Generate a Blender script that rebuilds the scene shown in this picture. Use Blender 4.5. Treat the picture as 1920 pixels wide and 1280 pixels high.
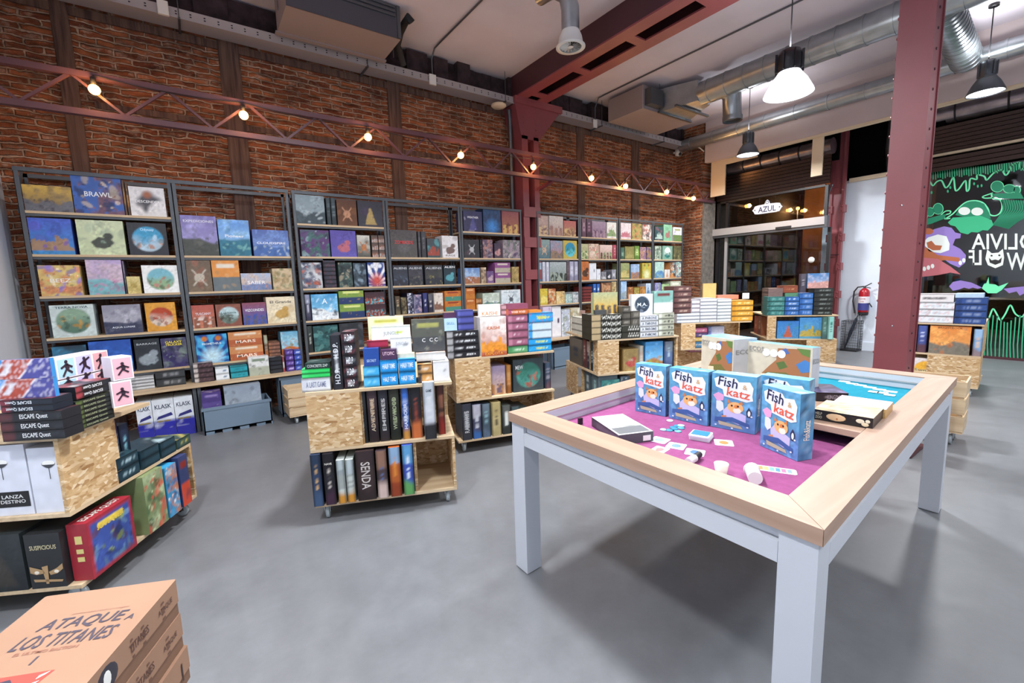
import bpy, math, random
import numpy as np
from mathutils import Matrix, Vector

S = bpy.context.scene
for o in list(bpy.data.objects): bpy.data.objects.remove(o)
C = S.collection

# ---------------------------------------------------------------- camera
F, EYE = 835.0, 1.45
_x = np.array([1185., -146., F]); _y = np.array([-600., -91., F])
_x /= np.linalg.norm(_x); _y -= _x * (_x @ _y); _y /= np.linalg.norm(_y)
_z = np.cross(_x, _y); _z = -_z if _z[1] > 0 else _z
RC = np.stack([_x, _y, _z], 1)                     # camera axes (right, down, forward) <- world
cd = bpy.data.cameras.new('camera'); cam = bpy.data.objects.new('camera', cd); C.objects.link(cam)
cd.sensor_fit = 'HORIZONTAL'; cd.sensor_width = 36; cd.lens = F / 1920 * 36; cd.clip_start = .02
m = Matrix.Identity(4)
for i in range(3):
    m[i][0] = RC[0][i]; m[i][1] = -RC[1][i]; m[i][2] = -RC[2][i]
m[2][3] = EYE
cam.matrix_world = m
S.camera = cam
# ---------------------------------------------------------------- world, exposure
w = bpy.data.worlds.new('night_sky'); S.world = w; w.use_nodes = True
w.node_tree.nodes['Background'].inputs[0].default_value = (.10, .13, .22, 1)
w.node_tree.nodes['Background'].inputs[1].default_value = .15
S.view_settings.view_transform = 'Standard'; S.view_settings.look = 'None'
S.view_settings.gamma = 1; S.view_settings.use_curve_mapping = False
S.view_settings.exposure = EXPO = -0.36
# pendant lamps: position of the shade mouth, shade diameter, watts
PENDANTS = [(4.78, 2.10, 3.14, .42, 150, 'big'), (8.0, 4.12, 3.50, .36, 130, 'bell'), (8.25, 1.33, 3.60, .36, 130, 'bell'),
            (1.35, 2.45, 3.75, .42, 165, 'big'), (1.2, -1.0, 3.5, .42, 70, 'big'), (4.6, -1.2, 3.5, .42, 80, 'big'),
            (7.9, -1.2, 3.6, .36, 110, 'bell'), (-.6, 1.2, 3.6, .42, 120, 'big')]
UPF = .11; LAMP_COL = (.955, .98, 1.0); BULB_COL = (1.0, .50, .16); BULB_W = 10

def ray(u, v): return RC.T @ np.array([u - 960., v - 640., F])
def at_y(u, v, y): d = ray(u, v); t = y / d[1]; return Vector((t*d[0], y, EYE + t*d[2]))
def at_x(u, v, x): d = ray(u, v); t = x / d[0]; return Vector((x, t*d[1], EYE + t*d[2]))
def at_z(u, v, z): d = ray(u, v); t = (z - EYE) / d[2]; return Vector((t*d[0], t*d[1], z))

# ---------------------------------------------------------------- materials
def lin(h):
    if not isinstance(h, str): return tuple(h)
    r = [int(h[i:i+2], 16) / 255 for i in (0, 2, 4)]
    return tuple(c/12.92 if c <= .04045 else ((c+.055)/1.055)**2.4 for c in r)
MATS = {}
def nm(name):
    m = bpy.data.materials.new(name); m.use_nodes = True; nt = m.node_tree
    MATS[name] = m
    return m, nt, nt.nodes['Principled BSDF']
def mat(name, col, rough=.5, metal=0, spec=.5, nscale=0, namt=.12, bump=0, alpha=1, coat=0, emis=None, estr=0):
    m, nt, b = nm(name); c = lin(col)
    b.inputs['Base Color'].default_value = (*c, 1); b.inputs['Roughness'].default_value = rough
    b.inputs['Metallic'].default_value = metal; b.inputs['Specular IOR Level'].default_value = spec
    b.inputs['Alpha'].default_value = alpha; b.inputs['Coat Weight'].default_value = coat
    if emis: b.inputs['Emission Color'].default_value = (*lin(emis), 1); b.inputs['Emission Strength'].default_value = estr
    if nscale:
        tc = nt.nodes.new('ShaderNodeTexCoord'); n = nt.nodes.new('ShaderNodeTexNoise')
        n.inputs['Scale'].default_value = nscale; n.inputs['Detail'].default_value = 6
        nt.links.new(tc.outputs['Object'], n.inputs['Vector'])
        r = nt.nodes.new('ShaderNodeValToRGB')
        r.color_ramp.elements[0].position = .3; r.color_ramp.elements[1].position = .7
        r.color_ramp.elements[0].color = (*[x*(1-namt) for x in c], 1)
        r.color_ramp.elements[1].color = (*[min(1, x*(1+namt)) for x in c], 1)
        nt.links.new(n.outputs['Fac'], r.inputs[0]); nt.links.new(r.outputs[0], b.inputs['Base Color'])
        if bump:
            bp = nt.nodes.new('ShaderNodeBump'); bp.inputs['Strength'].default_value = bump; bp.inputs['Distance'].default_value = .01
            nt.links.new(n.outputs['Fac'], bp.inputs['Height']); nt.links.new(bp.outputs[0], b.inputs['Normal'])
    return m
def N(nt, t, **k):
    n = nt.nodes.new('ShaderNode' + t)
    for a, v in k.items():
        if a in n.inputs: n.inputs[a].default_value = v
        else: setattr(n, a, v)
    return n
def ramp(nt, src, stops):
    r = nt.nodes.new('ShaderNodeValToRGB'); e = r.color_ramp.elements
    while len(e) < len(stops): e.new(.5)
    for i, (p, c) in enumerate(stops): e[i].position = p; e[i].color = (*lin(c), 1)
    nt.links.new(src, r.inputs[0]); return r.outputs[0]
def mix(nt, f, a, b, mode='MIX'):
    n = nt.nodes.new('ShaderNodeMix'); n.data_type = 'RGBA'; n.blend_type = mode
    for s, v in ((n.inputs[0], f), (n.inputs[6], a), (n.inputs[7], b)):
        if hasattr(v, 'links'): nt.links.new(v, s)
        elif isinstance(v, (int, float)): s.default_value = v
        else: s.default_value = (*lin(v), 1)
    return n.outputs[2]

def brick_mat(name, axes):
    m, nt, b = nm(name); L = nt.links.new
    tc = N(nt, 'TexCoord'); sp = N(nt, 'SeparateXYZ'); L(tc.outputs['Object'], sp.inputs[0])
    cb = N(nt, 'CombineXYZ'); L(sp.outputs[axes[0]], cb.inputs[0]); L(sp.outputs[axes[1]], cb.inputs[1])
    nz = N(nt, 'TexNoise', Scale=3.2, Detail=5.0); L(cb.outputs[0], nz.inputs['Vector'])
    sub = N(nt, 'VectorMath', operation='SUBTRACT'); L(nz.outputs['Color'], sub.inputs[0]); sub.inputs[1].default_value = (.5, .5, .5)
    sc = N(nt, 'VectorMath', operation='SCALE'); L(sub.outputs[0], sc.inputs[0]); sc.inputs['Scale'].default_value = .075
    nh = N(nt, 'TexNoise', Scale=16.0, Detail=3.0); L(cb.outputs[0], nh.inputs['Vector'])
    sh = N(nt, 'VectorMath', operation='SUBTRACT'); L(nh.outputs['Color'], sh.inputs[0]); sh.inputs[1].default_value = (.5, .5, .5)
    sk = N(nt, 'VectorMath', operation='SCALE'); L(sh.outputs[0], sk.inputs[0]); sk.inputs['Scale'].default_value = .035
    a1 = N(nt, 'VectorMath', operation='ADD'); L(sk.outputs[0], a1.inputs[0]); L(sc.outputs[0], a1.inputs[1])
    ad = N(nt, 'VectorMath', operation='ADD'); L(cb.outputs[0], ad.inputs[0]); L(a1.outputs[0], ad.inputs[1])
    br = N(nt, 'TexBrick'); br.offset = .5; br.squash = 1
    for k, v in (('Scale', 1.0), ('Mortar Size', .013), ('Mortar Smooth', .6), ('Bias', 0.0), ('Brick Width', .26), ('Row Height', .060)): br.inputs[k].default_value = v
    br.inputs['Color1'].default_value = (*lin('c2744a'), 1); br.inputs['Color2'].default_value = (*lin('8a4a32'), 1)
    br.inputs['Mortar'].default_value = (*lin('cdaa90'), 1)
    L(ad.outputs[0], br.inputs['Vector'])
    n2 = N(nt, 'TexNoise', Scale=1.3, Detail=8.0, Roughness=.65); L(cb.outputs[0], n2.inputs['Vector'])
    n3 = N(nt, 'TexNoise', Scale=11.0, Detail=6.0, Roughness=.7); L(cb.outputs[0], n3.inputs['Vector'])
    smear = ramp(nt, n3.outputs['Fac'], [(.52, '000000'), (.66, 'ffffff')])
    c1 = mix(nt, smear, br.outputs['Color'], 'c4a088')
    dark = ramp(nt, n2.outputs['Fac'], [(.38, 'ffffff'), (.50, '000000')])
    mf = N(nt, 'Math', operation='MULTIPLY'); L(dark, mf.inputs[0]); mf.inputs[1].default_value = .55
    nv = N(nt, 'TexNoise', Scale=4.5, Detail=4.0, Roughness=.6); mpv = N(nt, 'Mapping'); mpv.inputs['Scale'].default_value = (1, 4, 1); L(cb.outputs[0], mpv.inputs[0]); L(mpv.outputs[0], nv.inputs['Vector'])
    vv = ramp(nt, nv.outputs['Fac'], [(.34, '6a6a6a'), (.62, 'ffffff')]); c1 = mix(nt, .75, c1, vv, 'MULTIPLY')
    c2 = mix(nt, mf.outputs[0], c1, '40302a')
    pale = ramp(nt, n2.outputs['Fac'], [(.62, '000000'), (.75, 'ffffff')])
    mp = N(nt, 'Math', operation='MULTIPLY'); L(pale, mp.inputs[0]); mp.inputs[1].default_value = .45
    c3 = mix(nt, mp.outputs[0], c2, 'c09a80')
    L(c3, b.inputs['Base Color']); b.inputs['Roughness'].default_value = .9; b.inputs['Specular IOR Level'].default_value = .2
    h = N(nt, 'Math', operation='SUBTRACT'); L(n3.outputs['Fac'], h.inputs[0]); L(br.outputs['Fac'], h.inputs[1])
    bp = N(nt, 'Bump', Strength=1.0, Distance=.035); L(h.outputs[0], bp.inputs['Height']); L(bp.outputs[0], b.inputs['Normal'])
    return m
brick_mat('brick_back', (0, 2)); brick_mat('brick_side', (1, 2))

def wood_mat(name, a, b_, scale, along=0, rough=.5):
    m, nt, b = nm(name); L = nt.links.new
    tc = N(nt, 'TexCoord'); mp = N(nt, 'Mapping'); s = [scale*6]*3; s[along] = scale*.35; mp.inputs['Scale'].default_value = s
    L(tc.outputs['Object'], mp.inputs[0]); n = N(nt, 'TexNoise', Scale=1.0, Detail=7.0, Distortion=.6); L(mp.outputs[0], n.inputs['Vector'])
    L(ramp(nt, n.outputs['Fac'], [(.35, a), (.62, b_)]), b.inputs['Base Color']); b.inputs['Roughness'].default_value = rough
    return m
wood_mat('pine', 'bea482', 'd2bb99', 4); wood_mat('pine_y', 'bea482', 'd2bb99', 4, 1)
wood_mat('beech', 'a48672', 'b0927e', 3, 1, .5); wood_mat('beech_x', 'a48672', 'b0927e', 3, 0, .5)
wood_mat('timber', '44302a', '6e5346', 5, 2, .9)
def osb():
    m, nt, b = nm('osb'); L = nt.links.new
    tc = N(nt, 'TexCoord'); mp = N(nt, 'Mapping'); mp.inputs['Scale'].default_value = (1, 1, 2.2); mp.inputs['Rotation'].default_value = (.3, .5, .4)
    L(tc.outputs['Object'], mp.inputs[0])
    nd = N(nt, 'TexNoise', Scale=6.0); L(mp.outputs[0], nd.inputs['Vector'])
    mx = N(nt, 'VectorMath', operation='MULTIPLY_ADD'); L(nd.outputs['Color'], mx.inputs[0]); mx.inputs[1].default_value = (.12, .12, .12); L(mp.outputs[0], mx.inputs[2])
    v = N(nt, 'TexVoronoi', Scale=34.0); L(mx.outputs[0], v.inputs['Vector'])
    sp = N(nt, 'SeparateColor'); L(v.outputs['Color'], sp.inputs[0])
    c = ramp(nt, sp.outputs[0], [(0, '9a7044'), (.16, 'b89466'), (.6, 'c8a87c'), (.88, 'd6bc96'), (1, 'e2ceae')])
    n = N(nt, 'TexNoise', Scale=14.0, Detail=4.0); L(mp.outputs[0], n.inputs['Vector'])
    k = ramp(nt, n.outputs['Fac'], [(.26, '6e4420'), (.36, 'ffffff')])
    L(mix(nt, .8, c, k, 'MULTIPLY'), b.inputs['Base Color']); b.inputs['Roughness'].default_value = .6
osb()
def floor_m():
    m, nt, b = nm('floor_concrete'); L = nt.links.new
    tc = N(nt, 'TexCoord'); n = N(nt, 'TexNoise', Scale=.9, Detail=9.0, Roughness=.6); L(tc.outputs['Object'], n.inputs['Vector'])
    n2 = N(nt, 'TexNoise', Scale=7.0, Detail=8.0, Roughness=.7); L(tc.outputs['Object'], n2.inputs['Vector'])
    c = ramp(nt, n.outputs['Fac'], [(.3, '6a6c70'), (.7, '7e8084')])
    c2 = ramp(nt, n2.outputs['Fac'], [(.3, 'd8d8d8'), (.7, 'ffffff')])
    L(mix(nt, .6, c, c2, 'MULTIPLY'), b.inputs['Base Color'])
    rr = N(nt, 'MapRange'); L(n2.outputs['Fac'], rr.inputs[0]); rr.inputs[3].default_value = .32; rr.inputs[4].default_value = .5
    L(rr.outputs[0], b.inputs['Roughness'])
floor_m()
mat('ceiling_plaster', 'c8c0c8', .9, nscale=2, namt=.05); mat('wall_plaster', 'd3dbe6', .8, nscale=3, namt=.04)
mat('fascia_plaster', 'c2b4b4', .85, nscale=2, namt=.05); mat('cream_board', 'd6c4a8', .7)
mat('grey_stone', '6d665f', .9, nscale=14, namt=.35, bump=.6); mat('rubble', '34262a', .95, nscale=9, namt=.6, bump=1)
mat('red_steel', '88454a', .42, nscale=3, namt=.10); mat('unit_dark', '45424a', .6); mat('tray_metal', 'aaa4a6', .45, metal=.25); mat('plum_steel', '5c3d46', .45); mat('facade', '6a4a34', .9, nscale=2, namt=.3)
mat('lit_acrylic', 'd8dce0', .3, emis='f4f8ff', estr=1.6)
mat('dark_steel', '45222a', .5, nscale=3, namt=.1)
mat('graphite', '555a60', .5, metal=.3, nscale=12, namt=.08); mat('white_paint', 'c6cad2', .4); mat('white_plastic', 'dcdcd8', .4)
mat('purple_felt', '93507c', .95, spec=.1, nscale=40, namt=.1); mat('teal_felt', '23859c', .95, spec=.1, nscale=40, namt=.08)
mat('galvanised', 'a6acb0', .32, metal=.85, nscale=6, namt=.15); mat('chrome', 'c8ccd0', .2, metal=1)
mat('black_metal', '1b1a1e', .45); mat('black_rubber', '202024', .7); mat('grey_metal', '5c5f64', .4, metal=.6)
mat('grey_plastic', '6f8294', .45); mat('kraft', '99765f', .8, nscale=5, namt=.05); mat('kraft_dark', '7a5b47', .8, nscale=5, namt=.06)
mat('shutter_brown', '3a2a28', .3, metal=.5); mat('unit_paint', '8b7f80', .7); mat('ink_black', '16161a', .5)
mat('silver_foil', '9a8f95', .28, metal=.8, nscale=5, namt=.3, bump=.6)
mat('lamp_face', 'ffffff', .4, emis='f4f8ff', estr=14); mat('bulb_glow', 'ffb060', .3, emis='ffb45a', estr=30)
mat('street_glow', 'ffa050', .3, emis='ff9a4a', estr=6); mat('caster_wheel', 'aab4b8', .25, metal=.1)
mat('unlit_dark', '0a080a', .95, spec=.1); mat('aluminium', 'b9b6b6', .35, metal=.4); mat('smoke_glass_edge', '303236', .3)  # first material: near-black colour paints in the darkness of street and recesses
mat('red_enamel', 'a01824', .25); mat('fabric_dark', '232a38', .8)
def glass(name, tint, mixf, rough=.03):
    m = bpy.data.materials.new(name); m.use_nodes = True; nt = m.node_tree; MATS[name] = m
    nt.nodes.remove(nt.nodes['Principled BSDF']); out = nt.nodes['Material Output']
    t = N(nt, 'BsdfTransparent'); t.inputs[0].default_value = (*lin(tint), 1)
    g = N(nt, 'BsdfGlossy'); g.inputs['Roughness'].default_value = rough
    fr = N(nt, 'Fresnel', IOR=1.5); ma = N(nt, 'Math', operation='MULTIPLY'); ma.inputs[1].default_value = mixf
    nt.links.new(fr.outputs[0], ma.inputs[0]); mx = N(nt, 'MixShader')
    nt.links.new(ma.outputs[0], mx.inputs[0]); nt.links.new(t.outputs[0], mx.inputs[1]); nt.links.new(g.outputs[0], mx.inputs[2])
    nt.links.new(mx.outputs[0], out.inputs[0])
glass('pane_glass', 'e8eef0', 1.6)
def card():
    m, nt, b = nm('printed_card'); a = N(nt, 'Attribute'); a.attribute_name = 'Col'
    nt.links.new(a.outputs['Color'], b.inputs['Base Color']); b.inputs['Roughness'].default_value = .38
    b.inputs['Specular IOR Level'].default_value = .4
card()
def ink(h):
    k = 'ink_' + h
    return MATS.get(k) or mat(k, h, .5)

# ---------------------------------------------------------------- mesh helpers
def link(o, parent=None):
    C.objects.link(o)
    if parent is not None: o.parent = parent
    return o
def tag(o, label=None, cat=None, group=None, kind=None):
    if label: o['label'] = label
    if cat: o['category'] = cat
    if group: o['group'] = group
    if kind: o['kind'] = kind
    return o
def empty(name, loc=(0, 0, 0), rz=0, label=None, cat=None, group=None):
    o = bpy.data.objects.new(name, None); o.location = loc; o.rotation_euler = (0, 0, rz); o.empty_display_size = .05
    C.objects.link(o); return tag(o, label, cat, group)
class MB:
    def __init__(s): s.v = []; s.f = []; s.m = []; s.sm = []
    def add(s, vs, fs, mi=0, smooth=False):
        n = len(s.v); s.v += [tuple(v) for v in vs]; s.f += [tuple(i + n for i in f) for f in fs]
        s.m += [mi]*len(fs); s.sm += [smooth]*len(fs); return s
    def box(s, x0, y0, z0, x1, y1, z1, mi=0):
        return s.hexa([(x0,y0,z0),(x1,y0,z0),(x1,y1,z0),(x0,y1,z0),(x0,y0,z1),(x1,y0,z1),(x1,y1,z1),(x0,y1,z1)], mi)
    def hexa(s, p, mi=0):
        return s.add(p, [(0,3,2,1),(4,5,6,7),(0,1,5,4),(1,2,6,5),(2,3,7,6),(3,0,4,7)], mi)
    def bevbox(s, x0, y0, z0, x1, y1, z1, b=.004, mi=0):
        # octagonal-profile prism: bevelled vertical edges
        pr = [(x0+b,y0),(x1-b,y0),(x1,y0+b),(x1,y1-b),(x1-b,y1),(x0+b,y1),(x0,y1-b),(x0,y0+b)]
        vs = [(x,y,z0) for x,y in pr] + [(x,y,z1) for x,y in pr]
        return s.add(vs, [tuple(range(7,-1,-1)), tuple(range(8,16))] + [(i,(i+1)%8,8+(i+1)%8,8+i) for i in range(8)], mi)
    def bar(s, p, q, w, h=None, mi=0, up=(0,0,1)):
        h = h or w; p = Vector(p); q = Vector(q); d = (q-p).normalized(); u = Vector(up)
        if abs(d.dot(u)) > .98: u = Vector((1,0,0))
        a = d.cross(u).normalized(); b = a.cross(d)
        P = [p-a*w/2-b*h/2, p+a*w/2-b*h/2, q+a*w/2-b*h/2, q-a*w/2-b*h/2]; Q = [x+b*h for x in P]
        return s.hexa(P+Q, mi)
    def tube(s, pts, r, n=10, mi=0, cap=True):
        pts = [Vector(p) for p in pts]; R = r if isinstance(r, (list, tuple)) else [r]*len(pts)
        rings = []; prev = None
        for i, p in enumerate(pts):
            d = (pts[min(i+1, len(pts)-1)] - pts[max(i-1, 0)]).normalized()
            if prev is None:
                a = d.cross(Vector((0,0,1)) if abs(d.z) < .9 else Vector((1,0,0))).normalized()
            else: a = (prev - d*prev.dot(d)).normalized()
            prev = a; b = d.cross(a)
            rings.append([p + (a*math.cos(t) + b*math.sin(t))*R[i] for t in [2*math.pi*k/n for k in range(n)]])
        vs = [v for r_ in rings for v in r_]; fs = []
        for i in range(len(rings)-1):
            for k in range(n): fs.append((i*n+k, i*n+(k+1)%n, (i+1)*n+(k+1)%n, (i+1)*n+k))
        s.add(vs, fs, mi, True)
        if cap:
            s.add(rings[0], [tuple(range(n-1,-1,-1))], mi); s.add(rings[-1], [tuple(range(n))], mi)
        return s
    def lathe(s, prof, c=(0,0,0), n=24, mi=0, axis='z'):
        vs = []
        for r, z in prof:
            for k in range(n):
                t = 2*math.pi*k/n; a, b = r*math.cos(t), r*math.sin(t)
                v = {'z': (a, b, z), 'y': (a, z, b), 'x': (z, a, b)}[axis]
                vs.append((c[0]+v[0], c[1]+v[1], c[2]+v[2]))
        fs = [(i*n+k, i*n+(k+1)%n, (i+1)*n+(k+1)%n, (i+1)*n+k) for i in range(len(prof)-1) for k in range(n)]
        return s.add(vs, fs, mi, True)
    def ball(s, c, r, n=12, mi=0, sq=(1,1,1)):
        pr = [(r*math.sin(math.pi*i/(n//2)), -r*math.cos(math.pi*i/(n//2))) for i in range(n//2+1)]
        k = len(s.v); s.lathe(pr, (0,0,0), n, mi)
        s.v[k:] = [(c[0]+x*sq[0], c[1]+y*sq[1], c[2]+z*sq[2]) for x, y, z in s.v[k:]]; return s
    def build(s, name, mats, parent=None, loc=None, rz=None, **tg):
        me = bpy.data.meshes.new(name); me.from_pydata(s.v, [], s.f)
        for m_ in ([mats] if isinstance(mats, str) else mats): me.materials.append(MATS[m_])
        me.polygons.foreach_set('material_index', s.m); me.polygons.foreach_set('use_smooth', s.sm)
        me.update()
        o = link(bpy.data.objects.new(name, me), parent)
        if loc is not None: o.location = loc
        if rz is not None: o.rotation_euler = (0, 0, rz)
        return tag(o, **tg)
def copy_tree(o, parent=None):
    c = o.copy(); C.objects.link(c)
    if parent is not None: c.parent = parent
    for ch in list(o.children): copy_tree(ch, c)
    return c
TXT = {}
def text_mesh(s, bold=0):
    if s not in TXT:
        cu = bpy.data.curves.new('t', 'FONT'); cu.body = s; cu.align_x = 'CENTER'; cu.align_y = 'CENTER'; cu.resolution_u = 2
        cu.offset = .012
        o = bpy.data.objects.new('t', cu); C.objects.link(o)
        me = bpy.data.meshes.new_from_object(o.evaluated_get(bpy.context.evaluated_depsgraph_get()))
        v = np.array([x.co[:] for x in me.vertices]); mn, mx = v.min(0), v.max(0)
        TXT[s] = (v - (mn+mx)/2, [tuple(p.vertices) for p in me.polygons], (mx-mn)[:2])
        bpy.data.objects.remove(o); bpy.data.curves.remove(cu)
    return TXT[s]
def lettering(s, origin, xd, zd, w, h, col, parent=None, name='title_lettering', off=.0012, fit=True, **tg):
    """flat letters centred on origin, reading along xd, upright along zd"""
    v, f, sz = text_mesh(s); sx = w/sz[0]; sy = h/sz[1]
    if fit: sx = min(sx, sy*1.5); 
    xd = Vector(xd); zd = Vector(zd); n = xd.cross(zd).normalized(); o_ = Vector(origin) + n*off
    me = bpy.data.meshes.new(name); me.from_pydata([tuple(o_ + xd*(p[0]*sx) + zd*(p[1]*sy)) for p in v], [], f)
    me.materials.append(ink(col)); me.update()
    return tag(link(bpy.data.objects.new(name, me), parent), **tg)
ORD = ['first', 'second', 'third', 'fourth', 'fifth', 'sixth', 'seventh', 'eighth', 'ninth', 'tenth', 'eleventh', 'twelfth', 'thirteenth', 'fourteenth']
# ---------------------------------------------------------------- printed boxes
def vnoise(U, V, f, rng):
    g = rng.random((34, 34)); x = (U*f) % 32; y = (V*f) % 32
    i = x.astype(int); j = y.astype(int); fx = x-i; fy = y-j; fx = fx*fx*(3-2*fx); fy = fy*fy*(3-2*fy)
    return (g[j, i]*(1-fx)+g[j, i+1]*fx)*(1-fy) + (g[j+1, i]*(1-fx)+g[j+1, i+1]*fx)*fy
def sstep(a, b, x): return np.clip((x-a)/(b-a), 0, 1)
def paint(style, cols, seed, U, V, ar):
    rng = np.random.default_rng(seed); c = [np.array(lin(x)) for x in cols]
    while len(c) < 4: c.append(c[-1])
    def L(a, b, t): return a*(1-t[..., None]) + b*t[..., None]
    n1 = vnoise(U*ar, V, 5, rng); n2 = vnoise(U*ar+3, V+2, 11, rng); n3 = vnoise(U*ar+5, V, 3, rng)
    o = np.zeros(U.shape+(3,)) + c[0]
    def scatter(o, n, y0=0., y1=1., rmin=.03, rmax=.12, k=.7, pal=None):
        pal = pal or c
        for _ in range(n):
            x, y, r, q = rng.random()*ar, y0+(y1-y0)*rng.random(), rng.uniform(rmin, rmax), rng.uniform(.5, 1.6)
            t = rng.random()*3.1; dx, dy = U*ar-x, V-y; a = dx*math.cos(t)+dy*math.sin(t); b = dy*math.cos(t)-dx*math.sin(t)
            cc = pal[int(rng.integers(len(pal)))]*rng.uniform(.65, 1.3); o = L(o, cc+0*o, sstep(1.15, .8, np.hypot(a/(r*q), b/(r/q)))*k)
        return o
    if style == 'L':                       # landscape: sky, haze, ground
        o = L(c[1]+0*o, c[0]+0*o, V); hz = .38 + .22*(n3-.5)
        o = L(o, c[1]*1.15+0*o, sstep(.5, .8, n1)*.5); o = scatter(o, 8, .5, .95, .02, .07, .35, [c[1]*1.2, c[2]]); o = L(o, c[2]+0*o, sstep(.03, -.03, V-hz)); o = scatter(o, 26, 0, .45, .02, .08, .6, [c[2], c[3]])
    elif style == 'F':                     # figure on a ground
        o = L(c[1]+0*o, c[0]+0*o, V); o = scatter(o, 10, 0, 1, .05, .16, .35, [c[0], c[1], c[3]])
        x = (U-.5)*ar; q = seed % 4
        if q == 0:                                              # cloaked figure
            d = np.abs(x) - (.05 + .17*sstep(.62, .1, V)); m_ = sstep(.02, -.01, d+.05*(n2-.5))*sstep(.66, .62, V)*sstep(.06, .1, V)
            m_ = np.maximum(m_, sstep(.065, .05, np.hypot(x+.01, V-.67)))
        elif q == 1:                                            # towers
            hh = .34 + .34*vnoise(np.round(x*11)/5+1.3, 0*V+.7, 7, rng) - .5*np.abs(x); m_ = sstep(.01, -.01, V-hh)*sstep(.10, .12, V)
        elif q == 2:                                            # crouching beast
            m_ = sstep(1.08, .9, np.hypot(x/.24, (V-.34)/.17)+.3*(n2-.5)); m_ = np.maximum(m_, sstep(1.1, .9, np.hypot((x-.14)/.11, (V-.54)/.10)+.2*(n1-.5)))
        else:                                                   # crossed shapes round a crest
            m_ = np.maximum(sstep(.035, .02, np.abs(x-(V-.45)*.7)), sstep(.035, .02, np.abs(x+(V-.45)*.7)))*sstep(.34, .3, np.hypot(x, V-.45)); m_ = np.maximum(m_, sstep(.15, .13, np.hypot(x, V-.45)+.04*(n2-.5)))
        o = L(o, c[2]+0*o, m_*.92); o2 = scatter(o, 12, .12, .75, .02, .06, .6, [c[3], c[2]*.5, c[2]*1.3]); o = L(o, o2, m_)
    elif style == 'C':                     # picture in a circle
        d = np.sqrt(((U-.5)*ar)**2 + (V-.5)**2)/(.40*min(ar, 1)); pic = L(c[2]+0*o, c[1]+0*o, sstep(.3, .6, V+.25*(n1-.5)))
        pic = scatter(pic, 30, .12, .62, .015, .08, .7, [c[2], c[3], c[2]*.45]); o = L(o, pic, sstep(1.04, .94, d))
    elif style == 'N':                     # busy collage
        o = L(o, c[1]+0*o, sstep(.35, .65, n1)*.8); o = scatter(o, 26, 0, 1, .04, .12, .7); o = scatter(o, 40, 0, 1, .012, .04, .8, c + [c[0]*.3, c[1]*1.5])
    elif style == 'M':                     # multi figures in a row, lower half
        o = L(c[1]+0*o, c[0]+0*o, V); k = np.abs(((U*ar*3.2) % 1)-.5); hh = .30+.25*vnoise(np.floor(U*ar*3.2)/9+0*U, 0*V+.3, 9, rng)
        o = L(o, c[2]+0*o, sstep(.36, .26, k + sstep(hh, hh+.15, V))); o = L(o, c[3]+0*o, sstep(.62, .72, n2)*sstep(.6, .4, V))
    elif style == 'S':                     # lying spine
        o = L(o, c[2]+0*o, sstep(.12, .06, np.abs(V-.5))*sstep(.30, .26, np.abs(U-.55))*sstep(.3, .6, vnoise(U*ar, V*0, 18, rng)))
        o = L(o, c[1]+0*o, sstep(.2, .17, U)); o = L(o, c[3]+0*o, sstep(.6, .75, n2)*.4)
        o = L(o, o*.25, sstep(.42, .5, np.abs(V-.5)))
    elif style == 'V':                     # standing spine
        o = L(o, c[1]+0*o, sstep(.66, .72, V+.1*n1)); o = L(o, c[3]+0*o, sstep(.32, .2, V+.2*(n1-.5)))
        o = L(o, c[2]+0*o, sstep(.2, .12, np.abs(U-.5))*sstep(.24, .22, np.abs(V-.55))*sstep(.3, .55, vnoise(U*0, V/ar if ar > .01 else V, 9, rng)))
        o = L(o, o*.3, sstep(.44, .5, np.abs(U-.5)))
    elif style == 'Z':                     # chevrons on charcoal, kraft end
        z = np.abs(((U*14) % 1)-.5)*1.0; o = L(o, c[1]+0*o, sstep(.16, .10, np.abs(V-.25-z*1.0))*sstep(.34, .36, U))
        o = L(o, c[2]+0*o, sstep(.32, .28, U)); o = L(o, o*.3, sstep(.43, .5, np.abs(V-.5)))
    elif style == 'W':                     # white box with small dark mark
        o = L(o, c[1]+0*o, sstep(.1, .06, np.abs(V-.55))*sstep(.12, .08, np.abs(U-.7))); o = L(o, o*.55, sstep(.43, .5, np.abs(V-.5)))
    elif style == 'D':                     # two tone, upper and lower
        o = L(c[1]+0*o, c[0]+0*o, sstep(.44, .47, V)); o = scatter(o, 10, .5, .95, .02, .08, .5, [c[2], c[0]]); o = scatter(o, 8, .05, .42, .02, .08, .4, [c[1], c[2]])
        o = L(o, c[3]+0*o, sstep(.08, .05, np.abs(V-.82))*sstep(.35, .3, np.abs(U-.5)))
    elif style == 'E':                     # square emblem frame
        m_ = sstep(.44, .42, np.maximum((np.abs(U-.5)-.5)*ar+.5, np.abs(V-.5))); pic = scatter(c[1]+0*o, 46, 0, .8, .03, .10, .8, [c[1], c[2], c[1]*.35, c[2]*.6, np.array(lin('8a9a50')), np.array(lin('5a3c58'))]); o = L(o, pic, m_)
        o = L(o, c[3]+0*o, sstep(.06, .03, np.abs(V-.83))*sstep(.3, .28, np.abs(U-.5)))
    elif style == 'G':                     # white sheet, dark splash
        d = np.hypot((U-.5)*ar, V-.48)+.35*(n1-.5); o = L(o, c[1]+0*o, sstep(.32, .1, d)); o = L(o, c[2]+0*o, sstep(.18, .05, np.hypot((U-.5)*ar, V-.75)))
    elif style == 'X':                     # diagonal split pack
        k = U*3.2 - V*.7; o = L(o, c[1]+0*o, sstep(.55, .6, k)); o = L(o, c[2]+0*o, sstep(1.75, 1.8, k))
        o = scatter(o, 22, 0, 1, .06, .16, .45, [c[0]*1.2, c[2]*1.3, c[0]]) if False else o
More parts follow.
